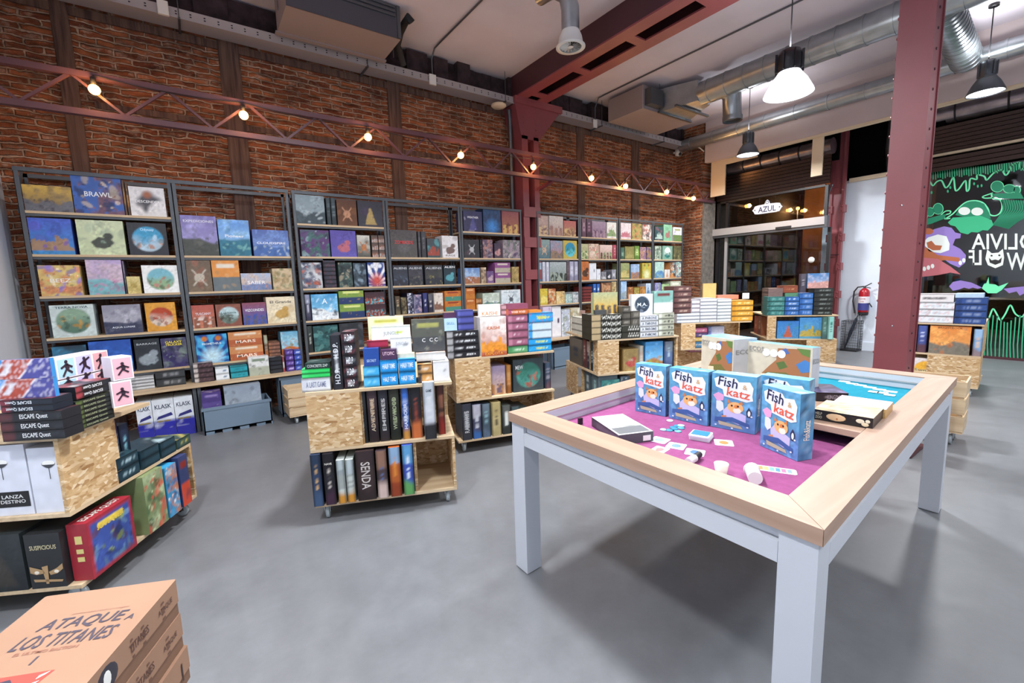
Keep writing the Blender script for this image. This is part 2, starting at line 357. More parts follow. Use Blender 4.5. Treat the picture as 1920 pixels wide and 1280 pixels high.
        for e_ in (.575, 1.775): o = L(o, c[3]+0*o, sstep(.05, .03, np.abs(k-e_)))
        o = L(o, c[3]+0*o, sstep(.16, .13, np.abs(k-.95))*sstep(.3, .26, np.abs(V-.5))); o = L(o, c[3]+0*o, sstep(.62, .7, n2)*.5)
    elif style == 'R':                     # rays from below
        a = np.arctan2(V-.1, (U-.5)*ar); o = L(o, c[1]+0*o, sstep(.4, .7, n1+.4*np.sin(a*13))); o = L(o, c[2]+0*o, sstep(.4, .1, np.hypot((U-.5)*ar, V-.25)))
        o = L(o, c[3]+0*o, sstep(.1, .07, np.hypot((np.abs(U-.5)-.22)*ar, V-.86)))
    if style in 'LFCNMEGRX': o = o * (1 + .55*(vnoise(U*ar, V, 24, rng)-.5)[..., None]*sstep(.2, .7, n1)[..., None])
    o = o * (1 + .14*(n2-.5)[..., None])
    return np.clip(o, 0, 1)
def cname(h):
    r, g, b = [int(h[i:i+2], 16) for i in (0, 2, 4)]; mx, mn = max(r, g, b), min(r, g, b)
    if mx-mn < 26: return 'black' if mx < 60 else 'dark grey' if mx < 110 else 'grey' if mx < 185 else 'white'
    import colorsys
    H, s_, v_ = colorsys.rgb_to_hsv(r/255, g/255, b/255); H *= 360
    if s_ < .22 and v_ > .75: return 'cream' if 20 < H < 80 else 'pale green' if 80 <= H < 170 else 'pale blue' if H < 260 else 'pale pink'
    if 15 <= H < 45 and v_ < .62: return 'brown'
    if 15 <= H < 50 and s_ < .5: return 'tan'
    n = 'red' if H < 15 or H >= 345 else 'orange' if H < 40 else 'yellow' if H < 68 else 'green' if H < 155 else 'teal' if H < 192 else 'blue' if H < 240 else 'purple' if H < 290 else 'pink'
    return ('dark ' + n) if v_ < .42 and n in ('red', 'green', 'teal', 'blue', 'purple') else n
def art_word(cols):
    a = cname(cols[0]); 
    for x in cols[1:]:
        if cname(x) != a: return a + ' and ' + cname(x)
    return a
SEED = [7]
class Frame:
    """a vertical front plane on the ground plan: origin, heading of the front edge"""
    def __init__(s, x, y, deg):
        s.o = Vector((x, y)); s.a = math.radians(deg); s.ex = Vector((math.cos(s.a), math.sin(s.a))); s.ey = Vector((-s.ex.y, s.ex.x))
    def pt(s, a, b, z=0): p = s.o + s.ex*a + s.ey*b; return Vector((p.x, p.y, z))
    def hit(s, u, v, b=0):                 # where the sight line through a photo point meets the plane at depth b
        d = ray(u, v); dd = Vector((d[0], d[1])); t = ((s.o + s.ey*b).dot(s.ey)) / dd.dot(s.ey); p = dd*t - s.o
        return p.dot(s.ex), EYE + t*d[2]
def game_box(w, h, d, style, cols, seed=None, top=None, side=None, res=None, name='game_box'):
    """box mesh: origin bottom centre of the front face, depth towards +y; art on the front, sides and lid"""
    seed = SEED[0] = SEED[0]+1 if seed is None else seed
    res = res or (.0095 if style not in 'PSVW' else .014)
    V, Fc, Cc = [], [], []
    def face(o, a, b, la, lb, st, cl, sd, front=False):
        rs = res if front else max(res*2.2, .02); nx = int(min(64, max(3, la/rs))); ny = int(min(64, max(3, lb/rs)))
        U, W = np.meshgrid(np.linspace(0, 1, nx+1), np.linspace(0, 1, ny+1))
        col = paint(st, cl, sd, U, W, la/max(lb, 1e-3)); k = len(V); o = np.array(o); a = np.array(a); b = np.array(b)
        P = o + U[..., None]*la*a + W[..., None]*lb*b
        V.extend(P.reshape(-1, 3).tolist()); Cc.extend(col.reshape(-1, 3).tolist())
        q = (k + np.arange(ny)[:, None]*(nx+1) + np.arange(nx)[None, :]).ravel(); Fc.extend(np.stack([q, q+1, q+nx+2, q+nx+1], 1).tolist())
    side = side or ('P', [cols[0]]); top = top or ('P', [cols[0]])
    face((-w/2, 0, 0), (1, 0, 0), (0, 0, 1), w, h, style, cols, seed, True)
    face((w/2, 0, 0), (0, 1, 0), (0, 0, 1), d, h, *side, seed+1)
    face((-w/2, d, 0), (0, -1, 0), (0, 0, 1), d, h, *side, seed+1)
    face((-w/2, 0, h), (1, 0, 0), (0, 1, 0), w, d, *top, seed+2)
    k = len(V)
    V.extend([(-w/2, 0, 0), (w/2, 0, 0), (w/2, d, 0), (-w/2, d, 0), (w/2, d, h), (-w/2, d, h)])
    c0 = list(lin(cols[0])); Cc.extend([c0]*6); Fc.extend([(k, k+3, k+2, k+1), (k+2, k+3, k+5, k+4)])
    me = bpy.data.meshes.new(name); me.from_pydata(V, [], Fc); me.materials.append(MATS['printed_card'])
    ca = me.color_attributes.new('Col', 'FLOAT_COLOR', 'POINT')
    arr = np.ones((len(V), 4), dtype=np.float32); arr[:, :3] = np.array(Cc); ca.data.foreach_set('color', arr.ravel()); me.update()
    return link(bpy.data.objects.new(name, me))
def titles(o, w, h, spec):
    """spec: 'TEXT:height0-1:colour[:widthfrac[:heightfrac[:xfrac]]]' joined by |"""
    for t in spec.split('|'):
        p = t.split(':'); s = p[0]; v = float(p[1]); col = p[2]
        wf = float(p[3]) if len(p) > 3 else .8; hf = float(p[4]) if len(p) > 4 else .13; xf = float(p[5]) if len(p) > 5 else .5
        if s.startswith('^'): lettering(s[1:], (w*(xf-.5), 0, h*v), (-1, 0, 0), (0, 0, -1), w*wf, h*hf, col, o, fit=False)
        elif s.startswith('<'): lettering(s[1:], (w*(xf-.5), 0, h*v), (0, 0, 1), (-1, 0, 0), h*wf, w*hf, col, o, fit=False)
        elif s.startswith('>'): lettering(s[1:], (w*(xf-.5), 0, h*v), (0, 0, -1), (1, 0, 0), h*wf, w*hf, col, o, fit=False)
        else: lettering(s, (w*(xf-.5), 0, h*v), (1, 0, 0), (0, 0, 1), w*wf, h*hf, col, o, fit=False)
def put(o, fr, a, b, z, twist=0):
    o.location = fr.pt(a, b, z); o.rotation_euler = (0, 0, fr.a + twist); return o
LABELS = {}
def say(o, label, cat, group):
    ws = label.split()
    if len(ws) > 16: ws = ws[:16]
    label = ' '.join(ws)
    if label in LABELS: print('DUP LABEL', label)
    LABELS[label] = 1
    return tag(o, label, cat, group)
def row(fr, b, z, text, where, group, depth=.09, cat='board game', what='box', clamp=None):
    """text lines: u0 u1 vtop style cols... [t=title] [n=stack] [d=depth] [k=what] ; placed left to right on plane b of the frame, standing at height z"""
    items = [l.strip() for l in text.strip().split('\n') if l.strip()]
    out = []
    for i, l in enumerate(items):
        ttl = None
        if ' t=' in l: l, ttl = l.split(' t=')
        if ttl:
            q = ttl.split(); l += ''.join(' '+x for x in q if x[:2] in ('b=', 'd=')); ttl = ' '.join(x for x in q if x[:2] not in ('b=', 'd='))
        p = l.split(); u0, u1, vt = map(float, p[:3]); st = p[3]; cols = [x for x in p[4:] if '=' not in x]
        kw = dict(x.split('=') for x in p[4:] if '=' in x); n = int(kw.get('n', 1)); dd = float(kw.get('d', depth)); bb = b + float(kw.get('b', 0)); zz = z + float(kw.get('z', 0))
        vb = vt + 30
        um = (u0+u1)/2
        for _ in range(3):                                            # the photo row where the box foot shows
            z_ = fr.hit(um, vb, bb)[1]; vb += (z_-zz) * 20 / max(1e-4, z_-fr.hit(um, vb+20, bb)[1])
        vm = (vt+vb)/2
        a0, _ = fr.hit(u0, vm, bb); a1, _ = fr.hit(u1, vm, bb); _, zt = fr.hit((u0+u1)/2, vt, bb)
        if clamp: a0 = max(a0, clamp[0]); a1 = min(a1, clamp[1])
        w_ = a1-a0-.004; H = zt-zz
        if H < .02 or w_ < .01: print('BAD', l, w_, H); continue
        for k in range(n):
            h_ = H/n
            tp = ('N', cols) if (k == n-1) else None
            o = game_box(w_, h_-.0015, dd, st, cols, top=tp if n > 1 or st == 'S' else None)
            put(o, fr, (a0+a1)/2, bb, zz + .0008 + k*h_)
            if ttl: titles(o, w_, h_, ttl)
            lw = kw.get('k', what).replace('_', ' ')
            cw = art_word(cols)
            if n > 1:
                pos = f'{cw} {lw}, {ORD[n-1-k]} from top of pile {ORD[i]}, {where}'
            else: pos = f'{cw} {lw}, {ORD[i]} from left, {where}'
            say(o, pos, cat, group); out.append(o)
    return out
# ================================================================ the room
YW, XL, XR, YB, ZC = 6.2, -1.33, 9.0, -3.2, 4.62      # brick wall, left wall, pier plane, wall behind camera, ceiling
st = dict(kind='structure')
MB().box(XL-.2, YB-.2, -.1, 16.5, YW+.3, 0).build('floor', 'floor_concrete', **st)
MB().box(XL-.2, YB-.2, ZC, 16.5, YW+.3, ZC+.15).build('ceiling', 'ceiling_plaster', **st)
MB().box(XL-.2, YW, 0, XR+1.2, YW+.25, ZC).build('wall_back', 'brick_back', **st)
MB().box(XL-.2, YB-.2, 0, XL, YW, ZC).build('wall_left', 'wall_plaster', **st)
MB().box(XL, YB-.2, 0, 10.3, YB, ZC).build('wall_front', 'wall_plaster', **st)
# pier in the corner: brick face, grey stone jamb
MB().box(XR, 5.56, 0, XR+.46, YW, ZC).build('wall_right', 'brick_side', **st)
MB().box(XR+.004, 5.535, 0, XR+.46, 5.56, 3.08).build('trim_1', 'grey_stone', **st)
MB().box(XR+.46, 5.9, 0, XR+1.2, YW, ZC).build('wall_right_end', 'unlit_dark', **st)
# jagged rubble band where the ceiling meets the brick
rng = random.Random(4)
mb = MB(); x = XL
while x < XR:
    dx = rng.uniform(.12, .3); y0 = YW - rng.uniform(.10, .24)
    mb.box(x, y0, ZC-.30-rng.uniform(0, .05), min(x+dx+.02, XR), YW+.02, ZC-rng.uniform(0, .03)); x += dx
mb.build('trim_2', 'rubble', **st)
# posts bedded in the brickwork
for i, (a, b) in enumerate([(-.83, -.70), (.50, .705), (2.43, 2.61), (5.96, 6.15), (7.48, 7.70)]):
    mb = MB(); mb.bevbox(a, YW-.03, 0, b, YW+.05, 4.3, .01)
    mb.build(f'trim_{3+i}', 'timber', **st)
MB().box(XL, YW-.025, 4.12, XR, YW+.02, 4.2).build('trim_8', 'timber', **st)
# a horizontal run of darker brick behind the truss
MB().box(-.6, YW-.012, 3.30, XR, YW+.02, 3.36).build('trim_9', 'timber', **st)

# ---------------- steel column against the wall
t = empty('steel_column', (4.62, 5.95, 0), 0, 'dark red riveted steel column against the brick wall between the shelving runs', 'column')
mb = MB(); mb.box(-.17, -.10, 0, -.05, .22, 3.75); mb.build('flange', 'red_steel', t)
mb = MB(); mb.box(.07, -.10, 0, .17, .22, 3.75); mb.build('flange', 'red_steel', t)
mb = MB(); mb.box(-.05, .12, 0, .07, .2, 3.75); mb.build('web', 'dark_steel', t)
for z in (.3, .9, 1.5, 2.02, 2.5, 3.3): MB().box(-.17, -.115, z, .17, -.10, z+.16).build('batten', 'red_steel', t)
mb = MB(); mb.hexa([(-.17,-.1,3.7),(.17,-.1,3.7),(.17,.22,3.7),(-.17,.22,3.7),(-.28,-.1,4.2),(.62,-.1,4.2),(.62,.22,4.2),(-.28,.22,4.2)])
mb.box(-.30, -.14, 4.2, .66, .22, 4.3); mb.build('capital', 'red_steel', t)
for z in (3.78, 3.86, 3.94, 4.02): MB().ball((-.12, -.105, z), .012, 8).ball((.12, -.105, z), .012, 8).build('rivet', 'red_steel', t)
mb = MB().bar((.15, -.12, 2.95), (.15, -.46, 3.02), .05).build('truss_arm', 'red_steel', t)
MB().tube([(-.24, .1, 0), (-.24, .1, 4.0), (-.30, .05, 4.15)], .035, 8).build('cable_conduit', 'grey_metal', t)

# ---------------- double ceiling beam
t = empty('ceiling_beam', (4.66, 1.5, 4.3), 0, 'riveted dark red double steel beam running under the ceiling', 'beam')
for xa, xb in ((-.29, -.10), (.10, .29)):
    MB().box(xa, -4.6, 0, xb, 4.6, .02).build('flange', 'red_steel', t)
MB().box(-.29, -4.6, .02, -.265, 4.6, .32).build('web', 'dark_steel', t)
MB().box(.265, -4.6, .02, .29, 4.6, .32).build('web', 'dark_steel', t)
for i in range(10): MB().box(-.10, -4.2+i*.92, 0, .10, -4.2+i*.92+.13, .018).build('batten', 'red_steel', t)
MB().box(-.1, -4.6, .2, .1, 4.6, .3).build('inner_web', 'black_metal', t)

# ---------------- front column
t = empty('steel_column', (4.62, 1.12, 0), 0, 'large red riveted steel column standing just behind the gaming table', 'column')
MB().box(-.12, -.105, 0, -.10, .105, 4.3).build('face_plate', 'red_steel', t)
MB().box(-.10, -.095, 0, .09, -.075, 4.3).build('web', 'red_steel', t)
MB().box(-.10, .075, 0, .09, .095, 4.3).build('web', 'red_steel', t)
MB().box(.09, -.105, 0, .11, .105, 4.3).build('back_plate', 'red_steel', t)
for side, (yy, nn) in enumerate(((-.095, -1), (.105, 1))):
    mb = MB()
    for i in range(58):
        z = .12 + i*.07; mb.ball((-.085 if i % 2 else .0, yy, z), .011, 8, sq=(1, .7, 1))
    mb.build('rivet_row', 'dark_steel', t, kind='stuff')
mb = MB()
for i in range(30): mb.ball((-.11, .107, .1+i*.14), .012, 8, sq=(1, .7, 1))
mb.build('edge_rivets', 'red_steel', t, kind='stuff')
MB().box(-.2, -.2, 0, .2, .2, .02).build('base_plate', 'dark_steel', t)
for z in (1.02, 1.95): MB().ball((-.121, .0, z), .008, 8, sq=(.4, 1, 1)).build('screw', 'chrome', t)

# ---------------- storefront column
t = empty('steel_column', (9.90, 3.40, 0), 0, 'dark red steel column with bolted collars beside the glass shop door', 'column')
MB().box(-.02, -.11, 0, .04, .11, 4.3).build('shaft', 'red_steel', t)
MB().box(-.06, -.115, 0, -.02, -.075, 4.3).build('flange', 'red_steel', t)
MB().box(-.06, .075, 0, -.02, .115, 4.3).build('flange', 'red_steel', t)
for z in (.45, .98, 1.5, 2.03, 2.55):
    mb = MB().box(-.065, -.135, z, .05, -.06, z+.14).box(-.065, .06, z, .05, .135, z+.14)
    for zz_ in (z+.03, z+.11): mb.ball((-.065, -.10, zz_), .016, 8).ball((-.065, .10, zz_), .016, 8)
    mb.build('collar', 'red_steel', t)
MB().box(-.062, -.09, 1.78, -.055, .09, 1.80).build('joint_line', 'dark_steel', t)

# ---------------- fascia above the shopfront
MB().box(9.0, -3.0, 3.82, 9.12, 5.53, ZC).build('wall_fascia', 'fascia_plaster', **st)
MB().box(9.02, -3.0, 3.78, 9.1, 4.6, 3.82).build('trim_10', 'cream_board', **st)
t = empty('board_cladding', (9.13, 5.27, 3.12), 0, 'cream board beside the corner pier, stepped under the fascia', 'board')
MB().box(0, -.12, 0, .03, .19, .72).build('upright_board', 'cream_board', t)
MB().box(0, -.75, .60, .03, -.12, .72).build('cross_board', 'cream_board', t)
t = MB().box(0, -.085, 0, .03, .085, .68).build('hanging_board', 'cream_board', loc=(9.06, 3.46, 3.14))
tag(t, 'vertical cream board hanging under the fascia above the shop door', 'board')
# shop door bay: shutter slats, transom glass, operator box, glass door
XD = 9.5
def slats(name, y0, y1, z0, z1, n, label):
    mb = MB(); dz = (z1-z0)/n
    for i in range(n):
        z = z0+i*dz; mb.hexa([(XD,y0,z),(XD+.02,y0,z),(XD+.02,y1,z),(XD,y1,z),(XD-.018,y0,z+dz*.8),(XD+.02,y0,z+dz),(XD+.02,y1,z+dz),(XD-.018,y1,z+dz*.8)])
    o = mb.build(name, 'shutter_brown'); return tag(o, label, 'shutter')
slats('roller_shutter', 3.40, 5.53, 3.06, 3.56, 8, 'half-raised brown slatted roller shutter above the shop door')
def roll(y0, y1, z, r, label, straps):
    t = empty('shutter_roll', (XD+.12, (y0+y1)/2, z), 0, label, 'shutter'); L = (y1-y0)/2
    MB().tube([(0, -L, 0), (0, L, 0)], r, 18).build('foil_roll', 'silver_foil', t)
    for i in range(straps):
        y = -L + (i+.5)*2*L/straps; mb = MB(); mb.lathe([(r, -.012), (r+.008, -.012), (r+.008, .012), (r, .012)], (0, y, 0), 18, axis='y'); mb.build('strap', 'black_rubber', t)
roll(3.42, 5.50, 3.72, .14, 'silver foil shutter roll behind the boards above the shop door', 6)
MB().box(9.80, 3.4, 3.5, 9.86, 5.9, ZC).build('wall_soffit', 'unlit_dark', **st)
t = empty('transom_window', (XD+.03, 4.47, 2.49), 0, 'framed transom pane above the glass shop door', 'window')
MB().box(0, -1.03, 0, .01, 1.0, .52).build('pane', 'pane_glass', t)
for a in (-1.05, .80, 1.0): MB().box(-.03, a, 0, .03, a+.05, .54).build('frame_post', 'black_metal', t)
MB().box(-.03, -1.0, .52, .03, .98, .56).build('frame_head', 'black_metal', t)
MB().box(-.012, -.12, .535, -.002, .12, .552).build('head_label', 'white_paint', t) if False else None
sc = at_x(1438, 391, XD-.03); t = empty('shop_sign', sc, 0, 'white cartouche sign hanging inside the transom pane', 'sign')
hw = .29; pr = []
for y, z in ((-1, 0), (-.9, .1), (-.82, .26), (-.6, .3), (-.18, .32), (-.1, .52), (0, .6), (.1, .52), (.18, .32), (.6, .3), (.82, .26), (.9, .1), (1, 0), (.9, -.1), (.82, -.26), (.6, -.3), (-.6, -.3), (-.82, -.26), (-.9, -.1)): pr.append((y*hw, z*hw))
k = len(pr); MB().add([(0, y, z) for y, z in pr] + [(.012, y, z) for y, z in pr], [tuple(range(k)), tuple(range(2*k-1, k-1, -1))] + [(i, (i+1) % k, k+(i+1) % k, k+i) for i in range(k)]).build('plate', 'white_paint', t)
lettering('AZUL', (-.001, 0, -.005), (0, -1, 0), (0, 0, 1), .34, .11, '2a2c4a', t, fit=False)
for y in (-.235, .235): MB().ball((-.003, y, 0), .012, 8, sq=(.3, 1, 1)).build('dot', 'ink_black', t)
MB().lathe([(.022, 0), (.03, 0), (.03, .004), (.022, .004)], (-.004, 0, .12), 12, axis='x').build('crown_ring', 'ink_black', t)
for y in (-.15, .15): MB().tube([(.006, y, .09), (.006, y, .25)], .002, 4).build('cord', 'black_metal', t)
t = empty('door_operator', (XD-.08, 4.47, 2.28), 0, 'long white automatic door operator box over the shop door', 'door operator')
MB().bevbox(-.05, -1.06, .05, .06, 1.10, .19, .01).build('casing', 'aluminium', t)
MB().box(-.03, -1.06, 0, .06, 1.10, .05).build('track', 'grey_metal', t)
MB().box(-.058, -.52, .045, -.0505, -.24, .09).build('sensor', 'black_metal', t)
MB().box(-.04, -1.10, .0, .06, -1.061, .20).build('end_cap', 'grey_metal', t)
t = tag(empty('door_1', (XD+.02, 4.47, 0)), kind='structure')
MB().box(0, -1.08, .03, .012, .98, 2.28).build('door_glass', 'pane_glass', t)
MB().box(-.03, .80, 0, .03, .85, 2.28).build('door_post', 'aluminium', t)
MB().box(-.03, .99, 0, .03, 1.05, 2.28).build('door_post', 'black_metal', t)
MB().box(-.03, -1.13, 0, .03, -1.08, 2.28).build('door_post', 'black_metal', t)
sp_ = at_x(1521, 487, XD+.012); sy, sz_ = sp_.y-4.47, sp_.z
mb = MB(); mb.lathe([(.0, 0), (.055, 0), (.055, .003), (0, .003)], (-.006, sy, sz_), 20, axis='x'); mb.build('round_sticker', 'white_plastic', t)
p = [at_x(1562, 345, 9.6), at_x(1552, 365, 9.6), at_x(1545, 395, 9.6), at_x(1550, 425, 9.6)]
tag(MB().tube(p, .012, 8).build('grey_cable', 'grey_metal'), 'grey cable curving down beside the door operator to the white strip', 'cable')
# white partition wall between column and mural window
MB().box(10.12, 2.28, 0, 10.3, 3.70, 3.14).build('wall_partition', 'wall_plaster', **st)
MB().box(10.08, 2.28, 3.10, 10.3, 3.30, 3.17).build('trim_11', 'cream_board', **st)
MB().box(10.1, 2.28, 0, 10.12, 3.2, .16).build('baseboard_right', 'wall_plaster', **st)
MB().box(10.34, 2.1, 3.14, 10.5, 3.5, ZC).build('wall_overdoor', 'unlit_dark', **st)
for i, (y, x) in enumerate(((2.72, 10.2), (2.5, 10.22))):
    tag(MB().tube([(x, y, 3.15), (x, y+.04, 3.6), (x-.05, y, 4.2)], .07, 10).build('waste_pipe', 'grey_metal'), ['grey pipe rising behind the partition, nearer the dark red column', 'grey pipe rising behind the partition, nearer the big front column'][i], 'pipe')
# mural window bay
XM = 10.45
t = tag(empty('window_1', (XM, 0, 0)), kind='structure')
MB().box(.0, -3.0, .02, .012, 2.30, 3.06).build('pane', 'pane_glass', t)
MB().box(-.03, -3.0, 0, .05, 2.30, .04).build('sill', 'dark_steel', t)
MB().box(-.03, 2.26, 0, .05, 2.30, 3.4).build('window_frame', 'black_metal', t)
XD = XM-.12
slats('roller_shutter', -3.0, 2.28, 3.36, 3.80, 7, 'brown slatted roller shutter above the painted window')
tag(MB().box(XD-.04, -3.0, 3.32, XD+.03, 2.28, 3.355).build('shutter_rail', 'cream_board'), 'long cream rail along the foot of the window shutter', 'rail')
slats('shutter_apron', -3.0, 2.28, 3.08, 3.30, 3, 'dark slatted apron between cream rail and painted window')
roll(-3.0, 2.28, 4.02, .18, 'silver foil shutter roll with black straps over the painted window', 9)
MB().box(XM+.3, -3.2, 3.1, XM+.36, 2.3, ZC).build('wall_window_head', 'unlit_dark', **st)
# street outside
MB().box(15.5, 3.2, 0, 15.7, 6.2, ZC).build('wall_street', 'facade', **st)
MB().box(15.5, -3.2, 0, 15.7, 3.2, ZC).build('wall_street_dark', 'unlit_dark', **st)
MB().box(10.3, YB-.2, 0, 16.5, YB, ZC).build('wall_street_side', 'unlit_dark', **st)
MB().box(10.1, YW, 0, 16.5, YW+.25, ZC).build('wall_street_end', 'unlit_dark', **st)
for i, (y, z, r) in enumerate([(1.0, 1.35, .05), (1.3, 1.36, .04), (.5, 1.4, .06), (6.0, 3.3, .05), (3.1, 1.75, .04)]):
    p = empty('street_lamp', (14.6, y, 0), 0, f'distant warm street light seen through the glass, {ORD[i]} of the lit ones', 'street light', 'street lights outside the glass')
    MB().tube([(0, 0, 0), (0, 0, z)], .02, 6).build('pole', 'black_metal', p); MB().ball((0, 0, z+r), r, 10).build('lamp_globe', 'street_glow', p)
    if i == 3: ld = bpy.data.lights.new('street_light', 'POINT'); ld.energy = 160; ld.color = (1, .45, .15); ld.shadow_soft_size = .1; lo = link(bpy.data.objects.new('street_light', ld), p); lo.location = (-.2, 0, z)

# ================================================================ overhead
# cable tray along the brick wall
t = empty('cable_tray', (3.82, 5.87, 4.2), 0, 'long perforated metal cable tray hung along the top of the brick wall', 'cable tray')
MB().box(-5.1, 0, 0, 5.1, .25, .006).build('tray_base', 'tray_metal', t)
mb = MB(); mb.box(-5.1, 0, 0, 5.1, .004, .09); mb.box(-5.1, -.006, -.006, 5.1, .004, .004); mb.build('tray_side', 'tray_metal', t)
mb = MB()
for i in range(85):
    x = -5.0+i*.12; mb.box(x, -.003, .028, x+.016, .001, .038); mb.box(x, -.003, .052, x+.016, .001, .062)
mb.build('slots', 'ink_black', t, kind='stuff')
for i, x in enumerate((-3.65, -1.75, .35, 2.45, 4.25)): MB().tube([(x, -.01, 0), (x, -.01, .42)], .005, 6).bar((x, -.02, -.008), (x, .3, -.008), .02, .02).build('hanger_rod', 'grey_metal', t)
MB().tube([(-5, .1, .05), (0, .12, .05), (5, .1, .05)], .02, 8).build('cable_bundle', 'black_rubber', t)
for i, (u, v, s) in enumerate(((812, 148, .10), (1117, 231, .09), (305, 12, .09))):
    p = at_y(u, v, 5.83); t = empty('junction_box', p, 0, ['white junction box on cable tray between second and third wall posts', 'white junction box on cable tray right of the red wall column', 'white junction box on cable tray near the top left corner'][i], 'junction box')
    MB().bevbox(-s/2, 0, -.07, s/2, .028, .06, .006).build('casing', 'white_plastic', t)
    if i < 2:
        x, y, z = 0, .0, .06; MB().tube([(0, .014, .05), (0, .014, .26), (.02, -.05, ZC-p.z-.02), (.02, -.2, ZC-p.z-.015), (.02, -4.5, ZC-p.z-.015)], .011, 8).build('conduit', 'grey_metal', t)
for i, (u, v) in enumerate(((1240, 215), (1310, 200))):
    p = at_z(u, v, ZC-.012); tag(MB().tube([(p.x, min(5.6, p.y+.9), ZC-.012), (p.x, -2, ZC-.012)], .010, 6).build('ceiling_conduit', 'grey_metal'), ['thin grey conduit on the ceiling beside the air unit by the shopfront', 'thin grey conduit on the ceiling nearest the shopfront fascia'][i], 'conduit')
# wifi disc, camera
p = at_y(935, 198, 5.86); t = empty('access_point', p, 0, 'round cream wireless access point under the cable tray above the wall column', 'access point')
MB().lathe([(0, -.03), (.09, -.028), (.115, -.005), (.11, .015), (0, .02)], (0, 0, 0), 24).build('shell', 'cream_board', t)
MB().bar((0, 0, .01), (.1, .2, .05), .02).build('bracket', 'grey_metal', t)
p = at_y(1272, 288, 6.06); t = empty('security_camera', p, 0, 'small white dome security camera in the corner of the brick walls', 'camera')
MB().lathe([(.0, .09), (.07, .09), (.075, 0), (.06, -.04), (0, -.06)], (0, 0, 0), 18).build('shell', 'white_plastic', t)
MB().ball((-.02, -.05, -.02), .035, 12).build('lens', 'ink_black', t); MB().bar((0, 0, .04), (0, .13, .04), .03).build('bracket', 'white_plastic', t)
p0 = at_x(1283, 277, 8.9); tag(MB().tube([p0, at_x(1300, 273, 8.93), at_x(1312, 277, 8.95), at_x(1320, 284, 8.98)], .012, 8).build('white_cable', 'white_plastic'), 'loose white cable looping from the corner camera to the fascia', 'cable')

# lattice truss and bulbs
t = empty('lattice_truss', (3.85, 5.5, 3.04), 0, 'long slim plum-coloured lattice truss spanning in front of the brick wall', 'truss')
x0, x1 = XL-3.85, XR+.3-3.85
MB().box(x0, -.03, -.025, x1, .03, .025).build('bottom_chord', 'plum_steel', t)
MB().box(x0, -.03, .29, x1, .03, .34).build('top_chord', 'plum_steel', t)
n = 32; dx = (x1-x0)/n
for i in range(n):
    a = (x0+i*dx, 0, .02 if i % 2 else .31); b = (x0+(i+1)*dx, 0, .31 if i % 2 else .02)
    MB().bar(a, b, .03, .022).build('brace', 'plum_steel', t)
UB = [(177, 168), (457, 216), (690, 257), (864, 291), (1000, 313), (1109, 334), (1173, 349), (1250, 360), (1300, 372)]
for i, (u, v) in enumerate(UB):
    p = at_y(u, v, 5.44); t = empty('festoon_bulb', p, 0, f'glowing warm festoon bulb on the truss, {ORD[i]} from left', 'light bulb', 'festoon bulbs along the truss')
    MB().ball((0, 0, 0), .042, 14).build('bulb', 'bulb_glow', t)
    MB().lathe([(.0, .10), (.02, .10), (.022, .03), (.015, .025)], (0, 0, 0), 12).build('socket', 'black_rubber', t)
    MB().tube([(0, 0, .10), (0, .03, 3.33-p.z)], .004, 6).build('cord', 'black_rubber', t)
    ld = bpy.data.lights.new('bulb_light', 'POINT'); ld.energy = BULB_W; ld.color = BULB_COL; ld.shadow_soft_size = .045
    lo = link(bpy.data.objects.new('bulb_light', ld), t); lo.location = (0, -.06, 0)
p = [at_y(u, v, 5.46) + Vector((0, 0, .12)) for u, v in UB]; pts = []
for a, b in zip(p, p[1:]): pts += [a, a.lerp(b, .25)-Vector((0, 0, .025)), a.lerp(b, .5)-Vector((0, 0, .035)), a.lerp(b, .75)-Vector((0, 0, .025))]
tag(MB().tube(pts+[p[-1]], .004, 6).build('festoon_cable', 'black_rubber'), 'thin black festoon cable looping from bulb to bulb along the truss', 'cable')

